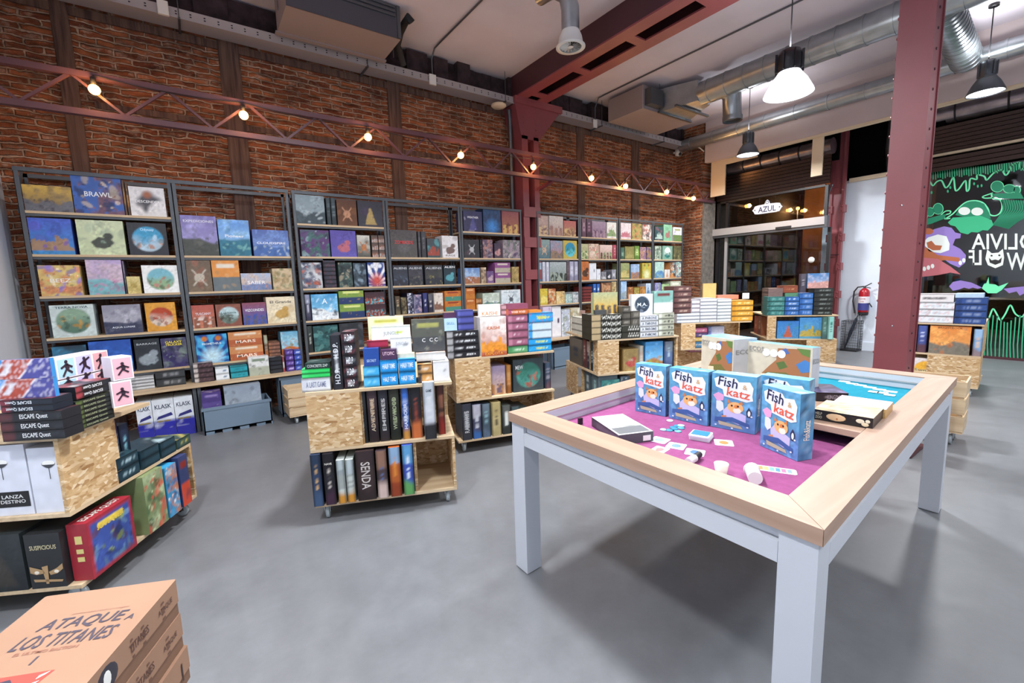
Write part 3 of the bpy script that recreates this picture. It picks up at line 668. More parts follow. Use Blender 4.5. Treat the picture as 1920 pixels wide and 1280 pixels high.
# pendant lamps
PL = ['large pendant lamp with black cap glowing over the gaming table', 'small bell pendant lamp hanging before the shop door', 'bell pendant lamp hanging before the painted window at far right']
for i, (x, y, z, D, W, kd) in enumerate(PENDANTS):
    r = D/2; t = empty('pendant_lamp', (x, y, z), 0, PL[i] if i < 3 else f'pendant lamp out of view behind the camera, {ORD[i-3]}', 'lamp', 'industrial pendant lamps')
    MB().lathe([(r, 0), (r*.97, .02), (r*.72, .12), (r*.42, .20), (r*.40, .22)] + [(r*.38, .22), (r*.68, .12), (r*.93, .022), (r*.96, 0)], (0, 0, 0), 28).build('shade', 'lit_acrylic' if kd == 'big' else 'grey_metal', t)
    MB().lathe([(0, .015), (r*.5, .008), (r*.92, .012)], (0, 0, 0), 28).build('diffuser', 'lamp_face', t)
    cr = r*.52 if kd == 'big' else r*.45
    mb = MB().lathe([(cr*.8, .19), (cr, .22), (cr, .33), (cr*.8, .38), (.02, .39), (0, .39)], (0, 0, 0), 20); 
    mb.build('ballast_cap', 'black_metal' if kd == 'big' else 'grey_metal', t)
    for k in range(8):
        a = k*math.pi/4; MB().box(-.004, cr*.95, .2, .004, cr*1.15, .36).build('cooling_fin', 'black_metal' if kd == 'big' else 'grey_metal', t, rz=a)
    MB().tube([(0, 0, .39), (0, 0, ZC-z-.02)], .006, 6).build('cable', 'black_rubber', t)
    MB().lathe([(.05, ZC-z-.03), (.05, ZC-z-.001), (0, ZC-z-.001)], (0, 0, 0), 14).build('ceiling_rose', 'black_metal', t)
    ld = bpy.data.lights.new('lamp_light', 'AREA'); ld.shape = 'DISK'; ld.size = D*.9; ld.energy = W; ld.color = LAMP_COL; ld.spread = math.radians(170)
    lo = link(bpy.data.objects.new('lamp_light', ld), t); lo.location = (0, 0, -.012)
    lu = bpy.data.lights.new('ceiling_fill', 'AREA'); lu.shape = 'DISK'; lu.size = D*.5; lu.energy = W*(UPF if i < 3 else UPF*2.4); lu.color = LAMP_COL  # added upward fill to brighten the ceiling, not a part of the lamp
    lo = link(bpy.data.objects.new('ceiling_fill', lu), t); lo.location = (0, 0, .42); lo.rotation_euler = (math.pi, 0, 0)

# ducts
def duct(label, pts, r, ringstep=.0, name='air_duct', ends=None):
    t = empty(name, pts[0], 0, label, 'duct'); o = Vector(pts[0]); P = [Vector(p)-o for p in pts]
    MB().tube(P, r, 22).build('pipe', 'galvanised', t)
    L = sum((b-a).length for a, b in zip(P, P[1:])); 
    if ringstep:
        for a, b in zip(P, P[1:]):
            n = max(1, int((b-a).length/ringstep)); 
            if (b-a).length < .4: continue
            for k in range(n):
                q = a.lerp(b, (k+.5)/n); d = (b-a).normalized(); MB().tube([q-d*.012, q+d*.012], r+.008, 22).build('seam_ring', 'galvanised', t)
    return t
duct('large round metal duct running under the ceiling from the far air unit', [(6.95, 4.35, 4.36), (6.98, 1.5, 4.36), (7.0, -2.9, 4.36)], .17, .28)
duct('slimmer round metal duct running along the shopfront fascia', [(8.78, 5.95, 4.22), (8.78, 1.5, 4.22), (8.78, -2.9, 4.22)], .115, .45)
duct('ribbed branch duct crossing between the two ceiling ducts at right', [(7.1, 1.55, 4.34), (8.0, 1.6, 4.30), (8.75, 1.62, 4.22)], .16, .10)
t = empty('duct_nozzle', (7.15, 4.05, 4.36), 0, 'short round duct nozzle dropping from the far ceiling duct', 'duct')
MB().tube([(0, 0, 0), (.12, -.02, -.08), (.16, -.02, -.42)], .14, 20).build('pipe', 'galvanised', t)
MB().lathe([(.145, -.45), (.15, -.42), (.15, -.38)], (.16, -.02, 0), 20).build('rim', 'galvanised', t)
MB().lathe([(0, -.415), (.13, -.42)], (.16, -.02, 0), 16).build('grille', 'black_metal', t)
# near diffuser elbow
t = empty('duct_nozzle', (3.52, 3.73, 3.92), 0, 'round swirl diffuser on a metal elbow duct beside the ceiling beam', 'duct')
MB().tube([(-.12, .35, .62), (-.10, .14, .60), (-.03, .02, .50), (0, 0, .36), (0, 0, .12)], .095, 20).build('elbow', 'galvanised', t)
MB().lathe([(.095, .14), (.12, .08), (.135, 0), (.155, -.01), (.155, -.02), (.115, -.018)], (0, 0, 0), 30).build('rim', 'white_plastic', t)
mb = MB()
for k in range(18):
    a = 2*math.pi*k/18; c, s_ = math.cos(a), math.sin(a); mb.add([(c*.03, s_*.03, -.012), (c*.115, s_*.115, -.012), (c*.115-s_*.012, s_*.115+c*.012, .004), (c*.03-s_*.008, s_*.03+c*.008, .004)], [(0, 1, 2, 3)])
mb.build('swirl_blades', 'white_plastic', t); MB().lathe([(0, -.016), (.03, -.014)], (0, 0, 0), 14).lathe([(0, .03), (.12, .03)], (0, 0, 0), 20, 1).build('hub', ['white_plastic', 'ink_black'], t)
# air units
t = empty('air_unit', (1.65, 5.2, 4.27), 0, 'big boxed air unit under the ceiling at top left with a slotted grille', 'air unit')
MB().bevbox(-.60, .012, 0, .60, .58, .34, .01).build('casing', 'unit_paint', t)
MB().box(-.60, 0, 0, .60, .011, .34).build('front_panel', 'unit_dark', t)
MB().box(.56, -.012, -.0, .60, -.0005, .34).build('corner_trim', 'grey_metal', t)
for i in range(3): MB().box(-.45, -.02, .215+i*.045, .54, -.0005, .238+i*.045).build('grille_bar', 'grey_metal', t)
MB().box(-.62, .54, -.02, .62, .60, -.0005).build('bottom_rail', 'unit_paint', t)
MB().tube([(-.66, .1, -.02), (-.66, .1, .34)], .006, 6).build('hanger', 'grey_metal', t)
MB().tube([(.66, .4, -.02), (.66, .4, .34)], .006, 6).build('hanger', 'grey_metal', t)
p = [at_y(747, 118, 5.8), at_y(745, 85, 5.75), at_y(752, 60, 5.5), at_y(762, 40, 5.2), at_y(774, 42, 5.0), at_y(776, 36, 4.9)]
p = [Vector((2.53, 5.82, 4.3)), at_y(745, 85, 5.7), at_y(750, 62, 5.5), at_y(758, 45, 5.3), at_y(766, 32, 5.2), at_y(772, 42, 5.2)]
tag(MB().tube(p, .042, 10).build('drain_hose', 'black_rubber'), 'thick black insulated hose bending down beside the near air unit', 'hose')
t = empty('air_unit', (7.0, 4.95, 4.2), 0, 'far boxed ceiling air unit with tapering metal plenum near the shopfront', 'air unit')
MB().bevbox(-.75, .0, 0, .6, .75, .36, .01).build('casing', 'unit_paint', t)
MB().hexa([(-.35,-.05,.0),(.45,-.05,.0),(.45,0,0),(-.35,0,0),(-.35,-.05,.36),(.45,-.05,.36),(.45,0,.36),(-.35,0,.36)]).hexa([(-.2,-.62,.02),(.15,-.62,.02),(.45,-.05,.0),(-.35,-.05,.0),(-.2,-.62,.33),(.15,-.62,.33),(.45,-.05,.36),(-.35,-.05,.36)]).build('plenum', 'galvanised', t)
MB().box(-.7, -.12, .05, -.38, 0, .3).build('junction', 'grey_metal', t)
for yy in (-.08, -.4): MB().box(-.42, yy, -.03, .5, yy+.04, 0).build('support_rail', 'grey_metal', t)
for xx in (-.4, .48): MB().tube([(xx, -.06, -.02), (xx, -.06, .42)], .005, 6).build('hanger_rod', 'grey_metal', t)
# ================================================================ shelving along the brick wall
RF = Frame(0, 5.83, 0)
BAYX = [(-1.175, -.065), (-.065, 1.02), (1.05, 2.165), (2.165, 3.275), (3.275, 4.39), (4.70, 5.665), (5.665, 6.67), (6.69, 7.71), (7.71, 8.74)]
LV = [2.225, 1.84, 1.46, 1.07, .68]
for i, (a, b) in enumerate(BAYX):
    t = empty('shelving_unit', ((a+b)/2, 5.83, 0), 0, f'grey slotted metal shelving unit with pine boards, {ORD[i]} from the left', 'shelving', 'shelving units along the brick wall')
    h = (b-a)/2; top = 2.60
    for sx in (-1, 1):
        for y in (0, .30):
            mb = MB(); x = sx*(h-.0175); w_ = .034 if y == 0 else .03
            mb.box(x-w_/2, y, 0, x+w_/2, y+.004, top).box(x+sx*w_/2-(.004 if sx > 0 else 0), y, 0, x+sx*w_/2+(.004 if sx < 0 else 0), y+.03, top)
            mb.build('upright', 'graphite', t)
    if i in (0,): 
        mb = MB()
        for k in range(6): mb.bar((-h-.002, .01, .1+k*.42), (-h-.002, .3, .1+(k+1)*.42 if k % 2 else .1+k*.42), .02, .006)
        mb.build('side_lacing', 'graphite', t)
    MB().box(-h, -.002, top-.035, h, .03, top).build('top_rail', 'graphite', t)
    MB().box(-h, .30, top-.035, h, .33, top).build('back_rail', 'graphite', t)
    for k, z in enumerate(LV):
        if k == 0 and i in (1, 3): continue
        MB().box(-h+.036, .002, z-.022, h-.036, .33, z).build('shelf_board', 'pine', t)
        MB().box(-h+.034, .012, z-.045, h-.034, .016, z-.023).build('shelf_beam', 'graphite', t)
    MB().box(-h, -.26, .478, h, -.004, .50).box(-h+.036, -.004, .478, h-.036, .33, .50).build('deep_shelf', 'pine', t)
    for sx in (-1, 1): MB().box(sx*(h-.02)-.015, -.22, 0, sx*(h-.02)+.015, -.19, .476).build('front_leg', 'graphite', t)
SH = ['top shelf', 'second shelf', 'third shelf', 'fourth shelf', 'fifth shelf', 'deep shelf']
RACK = {
(0,0): '''38 136 348 L d8b050 57504c 6a6a72 3c3a44
136 230 331 N 3a62b0 7a4a40 1f2e66 c8b8a8 t=BRAWL:.52:f4f6f8:.55:.13
231 236 338 V 8a5a2c 5c3a20 c09050 5c3a20 d=.26
237 242 342 V a06a30 5c3a20 d0a060 5c3a20 d=.26
243 310 351 G e6e4e4 4a4850 a8603c t=DESCENDER:.5:f8f8f8:.7:.09''',
(0,1): '''48 137 409 F 4a62c8 3f8cc8 a8845c 6a4ac0
145 234 413 F ccd8b4 c2d0a8 22262a 8aa090
240 314 418 C 2e3038 3f9cc8 b0c8d8 c8783c t=Odyssey:.78:c8ecff:.35:.1''',
(0,2): '''73 153 497 N d8c078 c87a58 8a78c8 f0e4c0 t=BEEZ:.5:f4f0e4:.5:.12
163 231 487 L b8a4d0 c8b4b8 78b0b8 b87ca0
232 236 489 V 4a4a5a 80708a 9090a0 3a3a4a d=.26
238 264 518 F d8c888 c8b470 b09a50 a08a40
267 335 497 C eef0ee 7ab8c8 90b088 c8807a''',
(0,3): '''95 179 571 C c8d6d4 8aa890 5a7a6a c09040 t=TERRA NOVA:.92:2f4f58:.75:.07
193 266 571 L 8a8a9a b8b8c4 3a3e58 5a5e70 t=AQUA LUNAE:.22:e4ecf4:.6:.07
273 331 567 C d89a3c b04428 d8c8b8 8a3020''',
(0,4): '''100 166 648 L 2a3a48 3c8ab0 5a4638 c87030
168 249 638 L 2a52a8 3a6ac0 244088 3f8ad0
253 302 635 F 2a3036 3a4046 98a4ac 2a3036 t=BARRAGE:.84:b8c0c4:.8:.06
303 352 633 N 3c3466 5a5a6e 7a8a80 2c2c50 t=GALAXY:.86:f4e030:.65:.08|TRUCKER:.77:f4e030:.65:.07''',
(1,1): '''328 408 404 L 7a72b0 a09ccc 484c48 5c5e58 t=EXPEDICIONES:.86:e4e4f0:.85:.06
410 469 412 L 5a90d8 9ac8e8 2f7088 88c8c0 t=Pioneer:.55:f0f4f8:.6:.08
474 542 431 L 5066a8 7090c8 4468a8 a8b8c0 t=CLOUDSPIRE:.5:eef4fa:.8:.08''',
(1,2): '''341 397 488 F 6a5a4c 7a6a58 c0b8a8 a05a48
398 450 488 D d89048 6a7478 c8a070 e0d8c8
452 509 512 L a8bcd8 c8a888 7888b0 c88860 t=SABER:.45:f4f4f8:.6:.2
511 553 503 N c8b494 a08a60 c0a888 8a9068''',
(1,3): '''351 403 572 M b05a50 c07a5c 8a5a48 d8c8c0 t=TUSCANY:.62:e8e4ee:.7:.1
405 453 570 C 8a5648 b8d0d4 6a7a70 4a3028 t=Lusitania:.62:3a5a58:.6:.1
455 500 567 M 8a5060 4a62b0 5c5a78 3a52a0 t=VIZCONDES:.66:ecf0f6:.8:.12
500 557 556 F e4d8bc e0d4b4 c0984c a88850 t=El Grande:.8:4a4438:.75:.1''',
(1,4): '''360 428 627 R 1f4a90 4aa8d8 c8e8f4 c87830 t=PROMETHEUS:.68:e4f4fa:.6:.07
429 493 621 D c88858 b0603c d8b890 e8dcc8 n=2 t=MARS:.3:f8e8d8:.6:.2
495 503 628 V 6a4a3a a8a890 c0b8a0 a86840 d=.26
504 526 641 S 8a6050 a06848 d0b8a0 b89078 n=4
527 566 621 L 6aa8c8 a8d0d8 c86c30 5a8a48''',
(2,0): '''552 609 366 L 7e9098 98a8b0 3c4a52 b8c8cc
612 620 371 V 2c3a40 3a4a50 6a7a80 2c3a40
621 630 371 V 34444c 3a4a50 8a9aa0 2c3a40
632 669 375 F 5c3a28 6a4630 c09070 8a5a38
671 718 377 F 3a3a44 3c3c46 b09860 5a4468''',
(2,1): '''564 618 431 N 5a3a70 3a6a60 80a0a0 382850
620 668 432 F 5a50a0 6058a8 b86870 4a4088
670 694 441 F c8c8c0 4a4a44 b07040 2a2a2a
697 709 441 M 4a4644 8a6050 a8a8a8 b07a60 n=3
710 721 441 M 4a4644 8a6050 a8a8a8 b07a60 n=3''',
(2,2): '''564 604 492 N c8ccd0 3a4460 b86048 22304a
607 630 485 S 3a3c4a 2a2c38 d0d4d8 8a4a50 n=7
635 661 492 N 48605c 2a3438 a8a08a 1f2828
663 687 493 N 4a5a66 2a3440 8aa0b0 1c2430
690 722 492 R 30488a e8e8ee c05048 d8e0ec''',
(2,3): '''572 583 552 V 4a4a60 8a90a8 c8ccd8 3a3a50
584 634 551 L 4a98cc 8ac8e8 e4ecf0 2a3c50 t=A:.72:f0f6fa:.2:.2
636 683 543 D 7a9a48 2a3c68 c0a040 e0e8a0 n=2 t=SNOWDONIA:.85:d8e070:.7:.14
685 722 547 M 3c2c34 5c3438 a05040 58b0c0 n=2''',
(2,4): '''576 587 611 V 2c3030 3c4444 b0b8b0 2c3030
588 635 610 N 2c4c50 3a6a6c 5a8a88 203838
637 682 605 F 30343a 3a3e44 4a5058 5a5e64''',
(3,1): '''732 782 431 F 4a4648 52504e 5a585a 4a4648 t=ZOMBICIDE:.55:c83438:.7:.12
784 789 434 V 34343a 3c3c42 70707a 34343a
790 799 434 V 34343a 3c3c42 70707a 34343a
801 824 447 F 3c4048 2a4a50 9a4030 5ab0b8
829 859 442 F dcdce0 dcdce0 5a3c34 4a302c t=RAGE:.1:6a5a54:.6:.08''',
(3,2): '''737 765 497 L 2c2e38 3a4250 30323c 5a6a80 t=ALIENS:.85:c4c8d0:.9:.1
766 793 497 L 2c2e38 4a4850 30323c 6a685a t=ALIENS:.85:c4c8d0:.9:.1
797 830 497 L 2c2e38 4a4a44 30323c 8a8450 t=ALIENS:.85:c4c8d0:.9:.1
832 855 497 F 1f2a34 24404c 58a0ac 1f2a34 t=ALIEN:.9:eef0f4:.85:.1''',
(3,3): '''741 751 555 V 3a3830 5a4a3c b09a7c 6a6048
752 763 557 N 3a3428 6a5a40 8a8060 2a2820
764 775 549 N 24243c c8ccdc 3a4060 24243c
776 791 552 N 8a86a0 3a3a60 c8a8b8 4a5a80
793 802 549 V 2c2e60 3a3c78 d0d4e0 2c2e60
803 812 551 V 30304a 60606a c8c4c0 2a2a3a
814 831 549 F dcd4cc d0c8bc 7a5040 8a6a5a
834 866 545 D c07030 4a8a78 d8b050 8a3028 n=2''',
(4,0): '''869 904 396 F 34345c 2c2c50 4a4888 c8c8e0 t=WEATHER:.7:e4e8f0:.6:.1
906 939 391 R 24385c 2a4870 3a80c8 2a4870
941 973 396 M 8a4a50 a06a50 c8a860 6a3a38''',
(4,1): '''870 899 449 F 24262e 2a2c34 c0c4c8 58404a
901 903 449 V 24262e 2a2c34 c0c4c8 24262e
905 924 449 N 5a4a60 b08078 8a8a98 3a3244
927 939 456 F 3c3048 4a3848 c09090 5a3a50
943 975 450 N 9a8a98 5a6a60 4a3a60 c0b8b0''',
(4,2): '''869 900 502 L 5a80b8 a8c0d8 a06848 c8d0e0
902 912 501 N b09a80 8a7058 c8b8a0 5a4a40
913 926 508 F 6a5080 7a5a88 c0a8b0 4a3860
928 957 492 D 8a5088 b0a898 58604c d8d0c0 n=2
960 973 500 N b09860 8a7848 c8b078 6a5c38''',
(4,3): '''872 891 540 D b8682c c07830 7a4420 e0b080 n=2
893 904 559 S a86a38 d8a060 f0e0c0 5a3a20 n=2
905 937 549 L a8b8a8 dce4dc 5a8068 5a7ab0 
940 976 543 F dce4e8 c8d8e0 383c48 8aa4b4 t=ISLANDS:.86:6a8898:.7:.07''',
(5,0): '''1004 1028 404 M b8a098 a89088 c8b088 7a6058
1030 1056 405 M c8c4c0 a88c84 a07a68 8a6a68
1057 1080 414 M b05a58 a08060 8a6850 c8b078''',
(5,1): '''1006 1031 449 F 8aa0a0 4a6a78 c8a890 34545c
1032 1055 451 L 7a9ab8 a87878 8a7460 5a6a80
1056 1082 451 C b8a850 2a8ab0 5ac0d0 3a7a60''',
(5,2): '''1007 1016 492 V 7a98b8 a0b4c8 d8e0e8 5a7a98
1017 1023 491 V d0d4e4 d0d4e4 a8acc4 c0c4d8
1024 1030 491 V d0d4e4 d0d4e4 a8acc4 c0c4d8
1031 1062 491 M a8b4b8 7a8884 384038 98a498
1063 1067 490 V 6a5860 6a5860 9a8890 5a4850
1068 1076 487 V b8b8cc a8a8c0 d8dce8 8a8aa4
1077 1086 487 V b8b8cc a8a8c0 d8dce8 8a8aa4''',
(5,3): '''1007 1027 541 F d8c048 c8b040 e8d878 3aa0a0
1028 1042 541 N b0603c d8a868 5a4a40 e0d0b0
1043 1059 546 N d8b878 e4d4a8 b88850 8a7060
1060 1073 551 N b8ccc8 8ab0b0 e4e8e0 5a7a7c
1074 1086 547 N c8ccd0 8a98a0 e8e8e4 3c4a54''',
(6,0): '''1091 1099 410 V 7a5a70 6a4a5c b098a8 5a3c50
1100 1109 410 V 5a3450 4a2c44 9a7890 3a2034
1110 1136 415 M 9a88a0 7c6078 a08898 5c4060
1138 1160 417 F e4e8e4 dce0dc 7a9a60 c05060''',
(6,1): '''1089 1103 457 M b8b890 98a070 5a8050 d0d0a8
1104 1123 457 N d8c8b8 b89080 8aa870 c05c50
1125 1148 459 M dcc8c0 b08a80 5a4438 8aa070
1149 1156 459 V b05060 b05060 d8b8b8 8a3a48''',
(6,2): '''1090 1104 488 F c87840 a85c30 3a2820 e0c8b0
1105 1118 493 W dce0e8 8a90a0 c8ccd8 dce0e8
1119 1126 504 W dce0e8 8a90a0 c8ccd8 dce0e8
1128 1137 509 F 8a8c94 5a5c66 d0d0d4 34343c
1138 1146 509 F 3c3e48 2c2e38 d0d0d4 34343c
1147 1155 505 F 9a9ca8 7a7c88 d0d0d4 34343c''',
(6,3): '''1091 1110 537 S 7a3434 5c2828 c0a090 5c2828 n=5
1112 1118 532 V 2c5aa0 3a6ab8 d0e0f0 244a88
1119 1125 532 V 2c5aa0 3a6ab8 d0e0f0 244a88
1128 1145 530 N 8a6048 c09068 5a4034 d0b898
1147 1157 528 N c8b488 a08858 d8c8a0 7a6848''',
(7,0): '''1164 1183 418 F e8dce0 e0d4d8 b86878 98a098
1185 1203 419 N a8a060 b87858 8a9850 5a6a40
1205 1223 421 N dcd0c8 3a3034 b85848 e8e4e0''',
(7,1): '''1164 1171 464 V 5a8070 4a6a5c a0b8a8 3a5a48
1172 1189 462 F 8a8450 7a7444 a09860 5c5830
1190 1199 461 V 8aa858 6a8a40 d8e0b8 5a7a38
1200 1211 463 N 8a6a88 b89070 5c4a60 c8b0a0
1212 1223 463 N 6a5a80 a07a50 7a9860 4a3a50''',
(7,2): '''1164 1180 493 F 98a070 7a8450 c8b878 a87840
1183 1199 495 L 7a98c0 a8bcd0 a07858 5a6a98
1204 1223 493 R c8a848 98a850 d8dcb0 8a6a30''',
(7,3): '''1164 1175 527 L 8ab0d8 b8d0e8 98a8b0 5a88b8
1177 1188 538 N b87848 8a5834 d0a070 6a4a30
1189 1199 539 N 8a8040 b09850 c8b880 5a5c30
1200 1210 537 N c89050 a87038 d8b888 5a4a38
1211 1222 531 F c0d0e4 a0b8d0 5a7a9c d8e4ec''',
(8,0): '''1228 1243 425 F 3c5a60 2c4448 a8c0b8 b05860
1244 1260 421 F 8ac0a0 7ab090 a06868 5a8870
1262 1279 426 D e4e4ec 6a8450 7a68a8 a0a878''',
(8,1): '''1228 1240 461 N 8aa090 c0c8b8 5a7060 3a4a40
1242 1261 461 C 7aa090 d8e4dc 3a8078 2a5048
1263 1279 461 N 6a6848 4a4c38 8a8860 34382c''',
(8,2): '''1228 1245 491 L a0c0b8 b0ccc0 5a88b8 8aa890
1246 1256 505 F e0dcd8 c8c4c0 c89060 5a5450
1257 1267 492 N c88850 3a3840 e8e4d8 5a90a0
1268 1279 491 N e4e8e0 3a4a70 c07048 5ab0a0''',
(8,3): '''1228 1239 530 N 9a98c8 7a78b0 b8c8a0 6a6898
1241 1255 532 N a8c898 88a870 d0d8a8 6a9858
1257 1277 527 D c8ccb8 a8b098 7a8870 e8ecdc''',
}
for (bay, k), txt in RACK.items():
    row(RF, .012, LV[k], txt, f'{SH[k]}, {ORD[bay]} rack bay', f'games on the {SH[k]} of the {ORD[bay]} rack bay', depth=.22, clamp=(BAYX[bay][0]+.036, BAYX[bay][1]-.036))
# deep shelf
DEEP = {
0: ('-.07', '''245 290 706 S c8ccd0 b0b4b8 98a0a4 d8dce0 n=4
291 348 694 S 3c4044 34383c d0d4d8 3c4044 n=2'''),
1: ('-.10', '''363 401 680 S 4a3a40 c8c0bc c8a898 8a6a70 n=4
404 430 689 W dfe8ee 5a7a98 dfe8ee dfe8ee n=2
432 465 686 S 2898a8 2898a8 1c7888 38a8b8 n=2
466 505 668 D d8dcdc a8b0a0 4a5048 7a8a78
506 529 669 S 2c3038 24262c e0e4e8 2c3038 n=4
530 534 668 V c8b8b8 a04850 d8d0d0 a04850
536 551 655 S 5a4098 4a3488 c8c0e8 7a68b0 n=4
552 565 655 S 3a58b8 4a3488 c8d0f0 5a70c8 n=4'''),
5: ('-.07', '''1018 1034 575 D d8c8e0 c8c0d8 7a6890 d8d0e0
1035 1052 575 W e8e8ee 4a3c58 e8e8ee e8e8ee
1053 1069 580 N b8c0d0 d0d8e0 7a8890 a8b0a0
1070 1088 577 N c8c4b0 a8a080 e0dcd0 c8a048'''),
6: ('-.10', '''1090 1098 582 V c8a8a0 a88880 d8c8c0 7a6058
1099 1106 590 S b8b090 a89c78 d8d0b8 8a8060 n=3'''),
}
for bay, (b, txt) in DEEP.items():
    row(RF, float(b), .50, txt, f'deep shelf, {ORD[bay]} rack bay', f'games on the deep shelf of the {ORD[bay]} rack bay', depth=.24)
# low boxes on the floor under the first bay: three tall white cartons with blue feet
for i, (u0, u1, vt) in enumerate(((257, 288, 760), (288, 330, 752), (330, 373, 745))):
    fr = Frame(0, 5.60, 0); a0, _ = fr.hit(u0, 790, 0); a1, _ = fr.hit(u1, 790, 0); a1 = min(a1, -.108)
    h = .40; o = game_box(a1-a0-.004, h, .3, 'D', ['dfe4ea', '2c2c9c', 'dfe4ea', 'dfe4ea'], res=.02); put(o, fr, (a0+a1)/2, 0, .001)
    w_ = a1-a0
    # repaint is avoided: the blue foot is a band of its own
    MB().box(-w_/2+.002, -.0015, 0, w_/2-.002, -.0002, .10).build('blue_band', 'ink_2c2c9c' if ink('2c2c9c') else '', o)
    titles(o, w_, h, 'KLASK:.82:26304c:.75:.11|KLASK:.13:f0f4fa:.5:.07')
    MB().hexa([(-w_*.36,-.003,.20),(w_*.40,-.003,.23),(w_*.40,-.001,.23),(-w_*.36,-.001,.20),(-w_*.26,-.003,.23),(w_*.34,-.003,.26),(w_*.34,-.001,.26),(-w_*.26,-.001,.23)]).build('board_picture', 'ink_30307a' if ink('30307a') else '', o)
    for q in (-.2, .12): MB().ball((w_*q, -.002, .18), .03, 8, sq=(1, .05, .3)).build('table_picture', 'ink_8a7a50' if ink('8a7a50') else '', o)
    say(o, f'tall white carton with blue foot band under the shelving, {ORD[i]} from left', 'board game', 'white cartons on the floor under the first rack bay')
# grey plastic folding crates under the shelf
def plastic_crate(x, y, w_, h, d, label, notches=True):
    t = empty('plastic_crate', (x, y, 0), 0, label, 'crate', 'grey plastic crates under the shelving'); 
    mb = MB(); e = .012
    if notches:
        n = 4; seg = w_/n
        mb.box(-w_/2, 0, .03, w_/2, e, h)
        for k in range(n): mb.box(-w_/2+k*seg+seg*.0, 0, 0, -w_/2+k*seg+seg*.55, e, .03)
    else: mb.box(-w_/2, 0, 0, w_/2, e, h)
    mb.build('front_panel', 'grey_plastic', t)
    MB().box(-w_/2, d-e, 0, w_/2, d, h).build('back_panel', 'grey_plastic', t)
    for sx in (-1, 1):
        mb = MB(); a, b = sorted((sx*w_/2, sx*(w_/2-e))); mb.box(a, 0, 0, b, d, h)
        for k in range(6): mb.box(min(a, b)-(.006 if sx < 0 else -.0), d*(.1+k*.15), .03, max(a, b)+(.006 if sx > 0 else 0), d*(.1+k*.15)+.012, h-.02)
        mb.build('side_panel', 'grey_plastic', t)
    MB().box(-w_/2, 0, .03, w_/2, d, .042).build('bottom', 'grey_plastic', t)
    MB().box(-w_/2-.006, -.006, h-.03, w_/2+.006, .0, h).build('rim', 'grey_plastic', t)
    return t
plastic_crate(.27, 5.42, .62, .28, .36, 'low grey plastic crate full of boxes on the floor, third from the left end')
CF = Frame(0, 5.42, 0)
row(CF, .05, .045, '''380 418 735 D 4a3a78 5a4a8a c8c0b0 8a7ab0 n=2
422 492 722 L 8a98a8 b0b8c0 3a3c44 5a6068''', 'standing in the low grey crate', 'games in the low grey crate', depth=.2)
plastic_crate(.84, 5.62, .26, .46, .30, 'tall grey plastic crate standing behind the wooden crate', False)
plastic_crate(5.03, 5.55, .52, .36, .3, 'grey plastic crate on the floor right of the wall column', False)

# pine crate on castors behind the middle trolley
def pine_crate(x, y, deg, w_, h, d, z0, label, nslat=3):
    t = empty('wooden_crate', (x, y, 0), math.radians(deg), label, 'crate')
    g = h/nslat
    for yy in (0, d-.012):
        for k in range(nslat): MB().box(-w_/2, yy, z0+k*g+.004, w_/2, yy+.012, z0+(k+1)*g-.018).build('slat', 'pine', t)
    for xx in (-w_/2, w_/2-.012):
        for k in range(nslat): MB().box(xx, .013, z0+k*g+.004, xx+.012, d-.013, z0+(k+1)*g-.018).build('slat', 'pine_y', t)
    for xx in (-w_/2+.013, w_/2-.04):
        for yy in (.013, d-.04): MB().box(xx, yy, z0, xx+.027, yy+.027, z0+h-.01).build('corner_post', 'pine', t)
    MB().box(-w_/2, 0, z0-.012, w_/2, d, z0).build('bottom_board', 'pine', t)
    for xx in (-w_/2+.07, w_/2-.07):
        for yy in (.05, d-.05): castor(t, xx, yy, z0-.012)
    return t
def castor(t, x, y, ztop, r=None):
    r = r or min(.042, (ztop-.012)/2.1); e = MB()
    e.box(x-.03, y-.03, ztop-.004, x+.03, y+.03, ztop-.0005)
    e.box(x-.018, y-.012, r, x-.015, y+.02, ztop-.004).box(x+.015, y-.012, r, x+.018, y+.02, ztop-.004)
    c = e.build('castor', 'chrome', t)
    MB().lathe([(0, -.012), (r*.8, -.012), (r, -.008), (r, .008), (r*.8, .012), (0, .012)], (x, y+.008, r), 20, axis='x').build('wheel', 'caster_wheel', c)
    MB().lathe([(0, -.02), (.008, -.02), (.008, .02), (0, .02)], (x, y+.008, r), 10, axis='x').build('axle', 'black_metal', c)
    return c
pine_crate(.98, 5.18, 0, .52, .30, .36, .10, 'slatted pine crate on castors behind the middle trolley')
pine_crate(4.98, 1.0, -85, .52, .44, .34, .12, 'slatted pine crate on castors behind the far right table leg', 3)
o = game_box(.09, .26, .2, 'D', ['d8ccb0', '7a2c30', '5c2024', 'e8e0c8']); o.location = (4.80, .92, .30); o.rotation_euler = (0, 0, math.radians(-85))
say(o, 'cream box with dark red panel standing in pine crate beside right table leg', 'board game', None)
